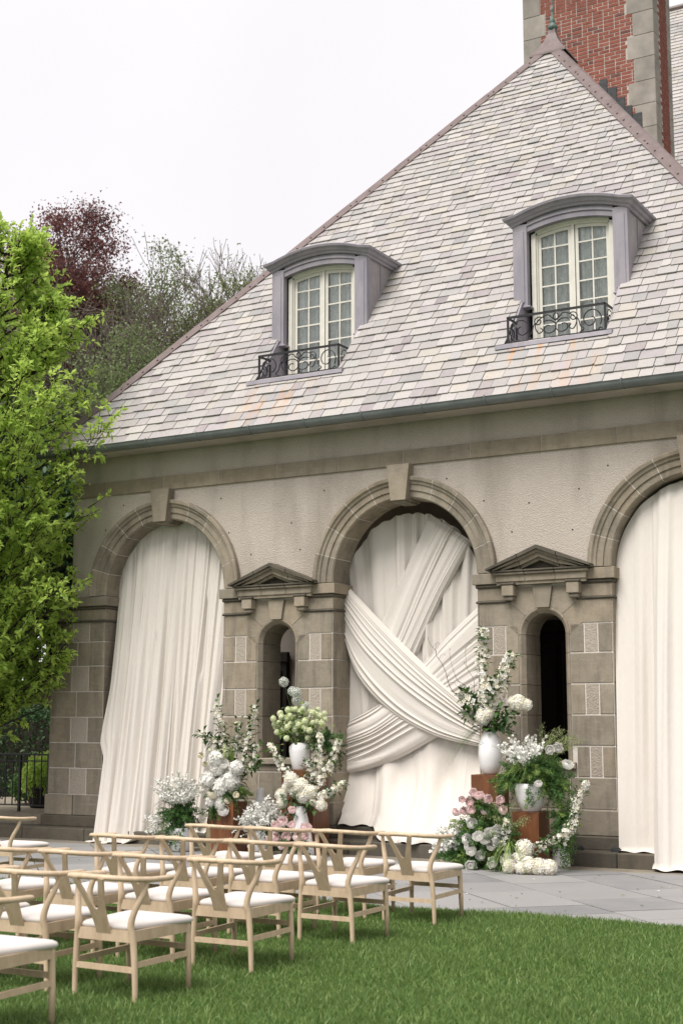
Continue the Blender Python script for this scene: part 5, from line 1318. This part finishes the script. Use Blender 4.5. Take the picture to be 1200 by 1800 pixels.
foliage(ar, 'greenery', f)
pm = MB()
for i in range(90):
    p = V((rd.uniform(-12.5, -4.5), rd.uniform(-4.9, -.9), .008)); a_ = rd.uniform(0, 6.28); r_ = rd.uniform(.012, .03); d_ = V((math.cos(a_), math.sin(a_), 0)); e_ = V((-d_.y, d_.x, 0))
    pm.add([p-d_*r_, p+e_*r_*.45+V((0, 0, .006)), p+d_*r_, p-e_*r_*.45+V((0, 0, .004))], [(0, 1, 2, 3)], FI[rd.choice(['oat', 'leaf_mid', 'twig', 'white_petal', 'oat'])])
tag(pm.build('fallen_leaves', FMATS, None, kind='stuff'), 'scattered fallen petals and leaf scraps on the paving', 'leaf litter')
# small black cable boxes on the step
for x in (-6.75, -6.55, -6.05):
    mb = MB(); mb.box(-.06, .06, -.05, .05, 0, .035); mb.box(-.045, .045, -.04, .04, .035, .05); o = mb.build('cable_box', M['flash'], None); o.location = (x, -.22, .18); tag(o, 'small black cable box lying on the stone step by the pier', 'cable box', 'black boxes on the step')

# ================================================================== TREES AND GARDEN
def leafmesh(P, D, L, Wd, mat, name, roll=None):
    """many folded leaves: P base, D direction (unit), arrays"""
    n = len(P); up = np.array([0, 0, 1.0])+rng.normal(0, .5, (n, 3)); S = np.cross(D, up); S /= np.linalg.norm(S, axis=1, keepdims=True)+1e-9
    Nn = np.cross(S, D); L = L[:, None]; Wd = Wd[:, None]
    m = P+D*L*.5; t = P+D*L-np.array([0, 0, 1.0])*L*.15; f = Nn*Wd*.35
    q1 = P+D*L*.22; 
    V_ = np.stack([P, m+S*Wd+f, t, m-S*Wd+f, m-f*.2], 1).reshape(-1, 3); i = np.arange(n)*5
    F = np.stack([np.stack([i, i+4, i+1], 1), np.stack([i+1, i+4, i+2], 1), np.stack([i+2, i+4, i+3], 1), np.stack([i+3, i+4, i], 1)], 1).reshape(-1, 3)
    return npmesh(name, V_, F, mat)
def segmesh(segs, name, mat, k=4):
    A = np.array([s[0] for s in segs]); B = np.array([s[1] for s in segs]); ra = np.array([s[2] for s in segs])[:, None]; rb = np.array([s[3] for s in segs])[:, None]
    d = B-A; d /= np.linalg.norm(d, axis=1, keepdims=True)+1e-9; u = np.cross(d, np.where(np.abs(d[:, 2:3]) > .9, [[1., 0, 0]], [[0, 0, 1.]])); u /= np.linalg.norm(u, axis=1, keepdims=True)+1e-9; v = np.cross(d, u)
    rings = []
    for P, r in ((A, ra), (B, rb)):
        for j in range(k): a = 2*np.pi*j/k; rings.append(P+u*r*math.cos(a)+v*r*math.sin(a))
    V_ = np.stack(rings, 1).reshape(-1, 3); n = len(A); i = np.arange(n)*2*k
    F = np.stack([np.stack([i+j, i+(j+1) % k, i+k+(j+1) % k, i+k+j], 1) for j in range(k)], 1).reshape(-1, 4)
    return npmesh(name, V_, F, mat)
def unit(a): return a/(np.linalg.norm(a, axis=-1, keepdims=True)+1e-9)
def near_tree():
    T = empty('garden_tree', (-15.95, -1.15, 0)); tag(T, 'bright green leafy tree growing against the house corner', 'tree')
    zs = [1.6, 2.0, 2.6, 3.4, 4.2, 5.2, 6.0, 6.8, 7.4, 8.0, 8.5, 9.0, 9.4]; rs = [.65, .95, 1.2, 1.6, 1.85, 2.15, 2.3, 2.0, 1.75, 1.5, 1.1, .6, .2]
    tx, ty = -16.05, -1.15; segs = []
    tp = [np.array([tx-.55, ty, -.05]), np.array([tx-.5, ty+.05, 1.5]), np.array([tx-.4, ty, 3.2]), np.array([tx-.2, ty+.1, 5.2]), np.array([tx+.15, ty, 7.2]), np.array([tx+.6, ty, 9.4])]; tr = [.12, .11, .09, .06, .035, .012]
    for i in range(5): segs.append((tp[i], tp[i+1], tr[i], tr[i+1]))
    ob('trunk', segmesh(segs, 'trunk', M['bark_dark'], 8), T)
    def tpos(z): return np.array([np.interp(z, [p[2] for p in tp], [p[i] for p in tp]) for i in range(3)])
    segs = []; P = []; D = []
    nlimb = 240; k = 0
    while k < nlimb:
        z = rng.uniform(2.0, 9.35); a = rng.uniform(0, 2*np.pi); r = np.interp(z, zs, rs)*rng.uniform(.6, 1.08)*(1+.12*math.sin(3*a+z*2.3)+.08*math.sin(5*a-z*3.1))
        ax_ = tpos(min(9.3, max(1.2, z-.95*r))); c = np.array([tx+.18*(z-4)/5+max(0, z-8)*.28, ty, z]); e = c+np.array([math.cos(a)*r, math.sin(a)*r, 0]); k += 1
        mid = (ax_+e)/2+np.array([0, 0, -.1])+rng.normal(0, .1, 3); m2 = (mid+e)/2+rng.normal(0, .08, 3)+np.array([0, 0, -.03])
        for p0, p1, r0, r1 in ((ax_, mid, .02, .014), (mid, m2, .014, .009), (m2, e, .009, .004)): segs.append((p0, p1, r0, r1))
        # twigs with leaf rosettes
        for q in range(30):
            t = rng.uniform(.25, 1.0)**.7; b = (ax_+(mid-ax_)*t*2) if t < .5 else (mid+(e-mid)*(t-.5)*2)
            dd = unit(np.array([math.cos(a), math.sin(a), .5])+rng.normal(0, .75, 3)); ln = rng.uniform(.15, .48); tip = b+dd*ln+np.array([0, 0, .06])
            if tip[0] > -15.5 and tip[1] > -.16 and tip[2] < 6.3: continue
            if tip[2] > 5.7 and tip[0] > -15.4 and tip[2] < EZ+(tip[1]-EY)*math.tan(TH)+.1 and tip[1] > EY-.1: continue
            if b[2] > 5.6 and b[0] > -15.4 and b[2] < EZ+(b[1]-EY)*math.tan(TH)+.05 and b[1] > EY-.1: continue
            rt_ = np.array([.864, .503, 0]); rel = tip-np.array([0, -17.305, 1.68])
            segs.append((b, tip, .006, .003))
            n = rng.integers(8, 13); pos = b+(tip-b)*rng.uniform(.45, 1.0, n)[:, None]
            ld = unit(dd*.6+rng.normal(0, .65, (n, 3))+np.array([0, 0, .28])); P.append(pos); D.append(ld)
    P = np.concatenate(P); D = np.concatenate(D); n = len(P); L = rng.uniform(.065, .145, n); Wd = L*rng.uniform(.19, .29, n)
    ob('limbs', segmesh(segs, 'limbs', M['bark_dark'], 4), T, kind='stuff')
    dist_ = np.linalg.norm(P-C0, axis=1); vis = (P[:, 2] > 2.0); order = np.argsort(np.where(vis, dist_, 1e6))
    crown = ob('crown', leafmesh(P[order[300:]], D[order[300:]], L[order[300:]], Wd[order[300:]], M['leaf_bright'], 'crown'), T, kind='stuff')
    lm = leafmesh(np.zeros((1, 3)), np.array([[0, 1., 0]]), np.array([1.]), np.array([.24]), M['leaf_bright'], 'leaf')
    for i in order[:300]:
        o = ob('leaf', lm, T, loc=P[i], scale=L[i]); o.rotation_euler = Vector(D[i]).to_track_quat('Y', 'Z').to_euler()
near_tree()
def grow(segs, tips, p, d, L, r, lvl, maxl, nch, up, jit, shrink=.68):
    n = 3; q = p
    for i in range(n):
        d = unit(d+rng.normal(0, jit, 3)+np.array([0, 0, up])); e = q+d*L/n; segs.append((q, e, r*(1-.25*i/n), r*(1-.25*(i+1)/n))); q = e
        if lvl < maxl and i > 0:
            for k in range(nch if i == n-1 else max(1, nch-1)):
                nd = unit(d+unit(rng.normal(0, 1, 3))*rng.uniform(.5, .95)); grow(segs, tips, q, nd, L*shrink*rng.uniform(.75, 1.15), r*.52, lvl+1, maxl, nch, up, jit, shrink)
    if lvl >= maxl-1: tips.append((q, d))
def bg_tree(name, x, y, h, label, leafmat, nleaf, lsz, maxl=5, nch=2, bark='bark', r0=.18, up=.12, spread=.18, group=None, L0=None, blob=0):
    T = empty(name, (x, y, 0)); tag(T, label, 'tree', group); segs = []; tips = []
    grow(segs, tips, np.array([x, y, -.1]), np.array([0, 0, 1.]), L0 or h*.42, r0, 0, maxl, nch, up, spread)
    zmax = max(t[0][2] for t in tips); k = h/zmax
    sc = lambda p: np.array([x+(p[0]-x)*k, y+(p[1]-y)*k, p[2]*k])
    segs = [(sc(a), sc(b), max(ra, .011), max(rb, .009)) for a, b, ra, rb in segs]; tips = [(sc(p), d) for p, d in tips]
    ob('trunk', segmesh(segs[:3], 'trunk', M[bark], 7), T); ob('branches', segmesh(segs[3:], 'branches', M[bark], 3), T, kind='stuff')
    if nleaf:
        tp = np.array([t[0] for t in tips]); i = rng.integers(0, len(tp), nleaf); P = tp[i]+rng.normal(0, .16+blob, (nleaf, 3)); D = unit(rng.normal(0, 1, (nleaf, 3)))
        L = rng.uniform(.7, 1.3, nleaf)*lsz; ob('crown', leafmesh(P, D, L, L*.36, M[leafmat], 'crown'), T, kind='stuff')
def crown_tree(name, x, y, h, cz, rad, ncl, nleaf, lsz, leafm, label, bark='bark', seed=0, cl=.55, r0=.2):
    T = empty(name, (x, y, 0)); tag(T, label, 'tree'); segs = []
    top = np.array([x, y, h*.86]); n = 8; tr = [np.array([x+.15*math.sin(i*1.1), y+.15*math.cos(i*.9), -.1+(h*.86+.1)*i/n]) for i in range(n+1)]
    for i in range(n): segs.append((tr[i], tr[i+1], r0*(1-i/n)+.02, r0*(1-(i+1)/n)+.02))
    ob('trunk', segmesh(segs, 'trunk', M[bark], 7), T); segs = []
    d = unit(rng.normal(0, 1, (ncl, 3))); C = np.array([x, y, cz])+d*np.array(rad)*(rng.uniform(.15, 1.08, (ncl, 1))**.6)
    for c in C:
        z0 = max(h*.18, c[2]-.55*math.hypot(c[0]-x, c[1]-y)-.8); q = np.array([x, y, min(z0, h*.85)]); m = (q+c)/2+rng.normal(0, .25, 3)
        segs += [(q, m, .05, .03), (m, c, .03, .012)]
        for k in range(5): e = c+unit(rng.normal(0, 1, 3)+np.array([0, 0, .7]))*cl*rng.uniform(.6, 1.5); segs.append((c, e, .014, .006))
    ob('branches', segmesh(segs, 'branches', M[bark], 3), T, kind='stuff')
    i = rng.integers(0, ncl, nleaf); P = C[i]+rng.normal(0, cl*.6, (nleaf, 3))*np.array([1, 1, .75]); D = unit(rng.normal(0, 1, (nleaf, 3))); L = rng.uniform(.7, 1.3, nleaf)*lsz
    ob('crown', leafmesh(P, D, L, L*.36, M[leafm], 'crown'), T, kind='stuff')
BG = 'bare spring trees behind the roof'
crown_tree('beech_tree', -32.4, 19.5, 19.8, 16.0, (2.4, 2.5, 3.7), 170, 60000, .10, 'leaf_maroon', 'copper beech with dark maroon leaves rising behind the bright green tree', r0=.3)
crown_tree('woodland_tree', -35.2, 21, 19.3, 15.5, (2.2, 2.5, 4), 90, 12000, .10, 'leaf_brown', 'thin brownish tree at the far side of the copper beech')
crown_tree('woodland_tree', -29.4, 20.5, 18.4, 15.2, (1.5, 1.8, 3.2), 60, 9000, .10, 'leaf_haze', 'thinly leafed green tree next to the copper beech', cl=.5)
for (x, y, h) in ((-28.4, 19, 17.4), (-27.4, 20, 16.9), (-26.2, 20, 16.2), (-29.4, 21, 18.1)):
    bg_tree('bare_tree', x, y, h, {-28.4: 'bare twiggy grey tree in front of the thinly leafed green tree', -27.4: 'bare twiggy grey tree midway between the copper beech and olive tree', -26.2: 'bare twiggy grey tree next to the rounded olive-green tree', -29.4: 'taller bare grey tree next to the copper beech'}[x], 'leaf_olive' if h < 18 else 'leaf_brown', 4200, .085, 5, 3, r0=.12, group=BG, up=.16, spread=.14)
crown_tree('woodland_tree', -25.0, 19, 16.2, 13.7, (2.0, 2, 2.2), 90, 20000, .085, 'leaf_olive', 'rounded olive-green tree closest to the slate roof edge')
crown_tree('woodland_tree', -25.9, 15, 13.2, 10.6, (2.0, 2.2, 2.5), 90, 20000, .09, 'leaf_haze', 'full green tree low behind the roof and bare trees')
crown_tree('woodland_tree', -31.0, 16, 12.4, 9.2, (2.6, 2.6, 2.8), 100, 28000, .12, 'leaf_mid', 'dense green tree below the copper beech, behind the near tree')
bg_tree('evergreen_tree', -22.5, 8.0, 8.5, 'dark evergreen tree shading the garden beyond the iron railing', 'leaf_dark', 22000, .16, 5, 3, blob=.3, bark='bark_dark', L0=2.4)
bg_tree('evergreen_tree', -27.0, 10.0, 10.5, 'taller dark evergreen tree at the back of the side garden', 'leaf_dark', 24000, .18, 5, 3, blob=.35, bark='bark_dark', L0=2.6)
bg_tree('evergreen_tree', -20.0, 6.9, 6.4, 'small dark evergreen tree between the hedge and the brown garden wall', 'leaf_dark', 16000, .12, 5, 3, blob=.25, bark='bark_dark', L0=1.6)
# garden wall, hedge, shrub, planter, railing, sign
mb = MB(); mb.box(-30, -15.8, 6.4, 6.7, .3, 2.7); w_ = mb.build('garden_wall', M['brownwall'], None); tag(w_, 'dark brown garden wall behind the clipped hedge', 'wall')
def hedge(x0, x1, y0, y1, z0, z1, n, mat, name, lsz, label, cat, rnd=.06):
    T = empty(name, ((x0+x1)/2, (y0+y1)/2, z0)); tag(T, label, cat)
    mb = MB(); mb.box(x0+.08, x1-.08, y0+.08, y1-.08, z0, z1-.12); mb.build('core', M['bark_dark'], T)
    f = rng.integers(0, 3, n); P = rng.uniform([x0, y0, z0], [x1, y1, z1], (n, 3))
    P[f == 0, 1] = y0; P[f == 1, 2] = z1; P[f == 2, 0] = x1; P += rng.normal(0, rnd, (n, 3)); D = unit(rng.normal(0, 1, (n, 3))+np.array([.2, -.5, .6])); L = rng.uniform(.6, 1.3, n)*lsz
    ob('foliage', leafmesh(P, D, L, L*.3, M[mat], 'foliage'), T, kind='stuff')
hedge(-21.5, -18.5, 4.0, 4.9, .335, 1.95, 9000, 'leaf_dark', 'clipped_hedge', .075, 'dark clipped hedge standing before the brown garden wall', 'hedge', .08)
def shrub(c, rad, n, mat, lsz, label, name='shrub'):
    T = empty(name, (c[0], c[1], .335)); tag(T, label, 'shrub'); d = unit(rng.normal(0, 1, (n, 3))); rr = rng.uniform(.55, 1.0, n)[:, None]**.5
    P = np.array(c)+d*rr*np.array(rad)*(1+.12*np.sin(d[:, :1]*9+d[:, 2:]*7)); P = P[P[:, 2] > .4]; n = len(P); D = unit(d[:n]*.5+rng.normal(0, .7, (n, 3))+np.array([0, 0, .4])); L = rng.uniform(.6, 1.3, n)*lsz
    ob('foliage', leafmesh(P, D, L, L*.33, M[mat], 'foliage'), T, kind='stuff')
    segs = [(np.array([c[0]+rng.normal(0, .05), c[1], .33]), P[rng.integers(0, n)], .012, .004) for _ in range(22)]; ob('stems', segmesh(segs, 'stems', M['bark_dark'], 4), T, kind='stuff')
shrub((-16.75, 1.55, .82), (.46, .42, .42), 5200, 'leaf_bright', .062, 'rounded bright green shrub in the planter behind the iron railing')
mb = MB(); mb.lathe([(.0, 0), (.25, 0), (.27, .03), (.31, .30), (.33, .31), (.33, .35), (.29, .35), (.27, .3), (0, .28)], 24); o = mb.build('planter', M['pot'], None, smooth=True); o.location = (-16.75, 1.5, .335); tag(o, 'dark round planter under the bright green shrub', 'planter')
shrub((-17.7, 2.3, .65), (.5, .4, .35), 2600, 'leaf_mid', .07, 'low loose green plants further along the iron railing', 'bedding_plants')
mb = MB()
for i in range(14): floret(mb, V((-17.3+rd.uniform(-.05, .05), 1.9+rd.uniform(-.05, .05), 1.13+rd.uniform(-.04, .04))), CAMV+rv(.5), .035, FI['magenta'], 5)
mb.tube([(-17.3, 1.9, .33), (-17.3, 1.9, 1.12)], .006, 5, FI['stem']); o = mb.build('magenta_flower', FMATS, None); tag(o, 'single magenta flower head seen over the iron railing', 'flower')
rl = empty('iron_railing', (-17, .42, .335)); tag(rl, 'black wrought iron railing with plain bars beside the house pier', 'railing')
block('top_rail', -20, -15.45, .395, .445, 1.235, 1.262, M['iron'], rl, .004); block('rail', -20, -15.45, .405, .435, 1.135, 1.155, M['iron'], rl, .003); block('rail', -20, -15.45, .405, .435, .43, .45, M['iron'], rl, .003)
x = -15.75; i = 0
while x > -19.9:
    t = .02 if i % 4 == 0 else .0085
    block('post' if i % 4 == 0 else 'baluster', x-t, x+t, .42-t, .42+t, .33 if i % 4 == 0 else .43, 1.236, M['iron'], rl, .002)
    if i % 7 == 6:
        for s in (-1, 1):
            mb = MB(); xx = x-.07; mb.tube([(xx+s*.0+(.055-.035*q)*math.cos(q*8)*1, .42, .75+s*.15+(.12-.08*q)*math.sin(q*8)) for q in np.linspace(0, 1, 24)], .009, 5); mb.build('scroll', M['iron'], rl)
    x -= .152; i += 1
sg = empty('garden_sign', (-15.98, 1.0, .335)); tag(sg, 'small white garden sign with a green mark behind the railing', 'sign')
block('post', -16.0, -15.97, 1.0, 1.02, .3, 1.2, M['iron'], sg, .003); pl_ = block('plate', -16.07, -15.90, .975, .995, 1.16, 1.40, M['sky_sign'], sg, .006)
block('mark', -16.035, -15.935, .968, .974, 1.29, 1.36, M['sign_green'], pl_, .003); block('mark', -16.035, -15.935, .968, .974, 1.21, 1.235, M['sign_green'], pl_, .003)
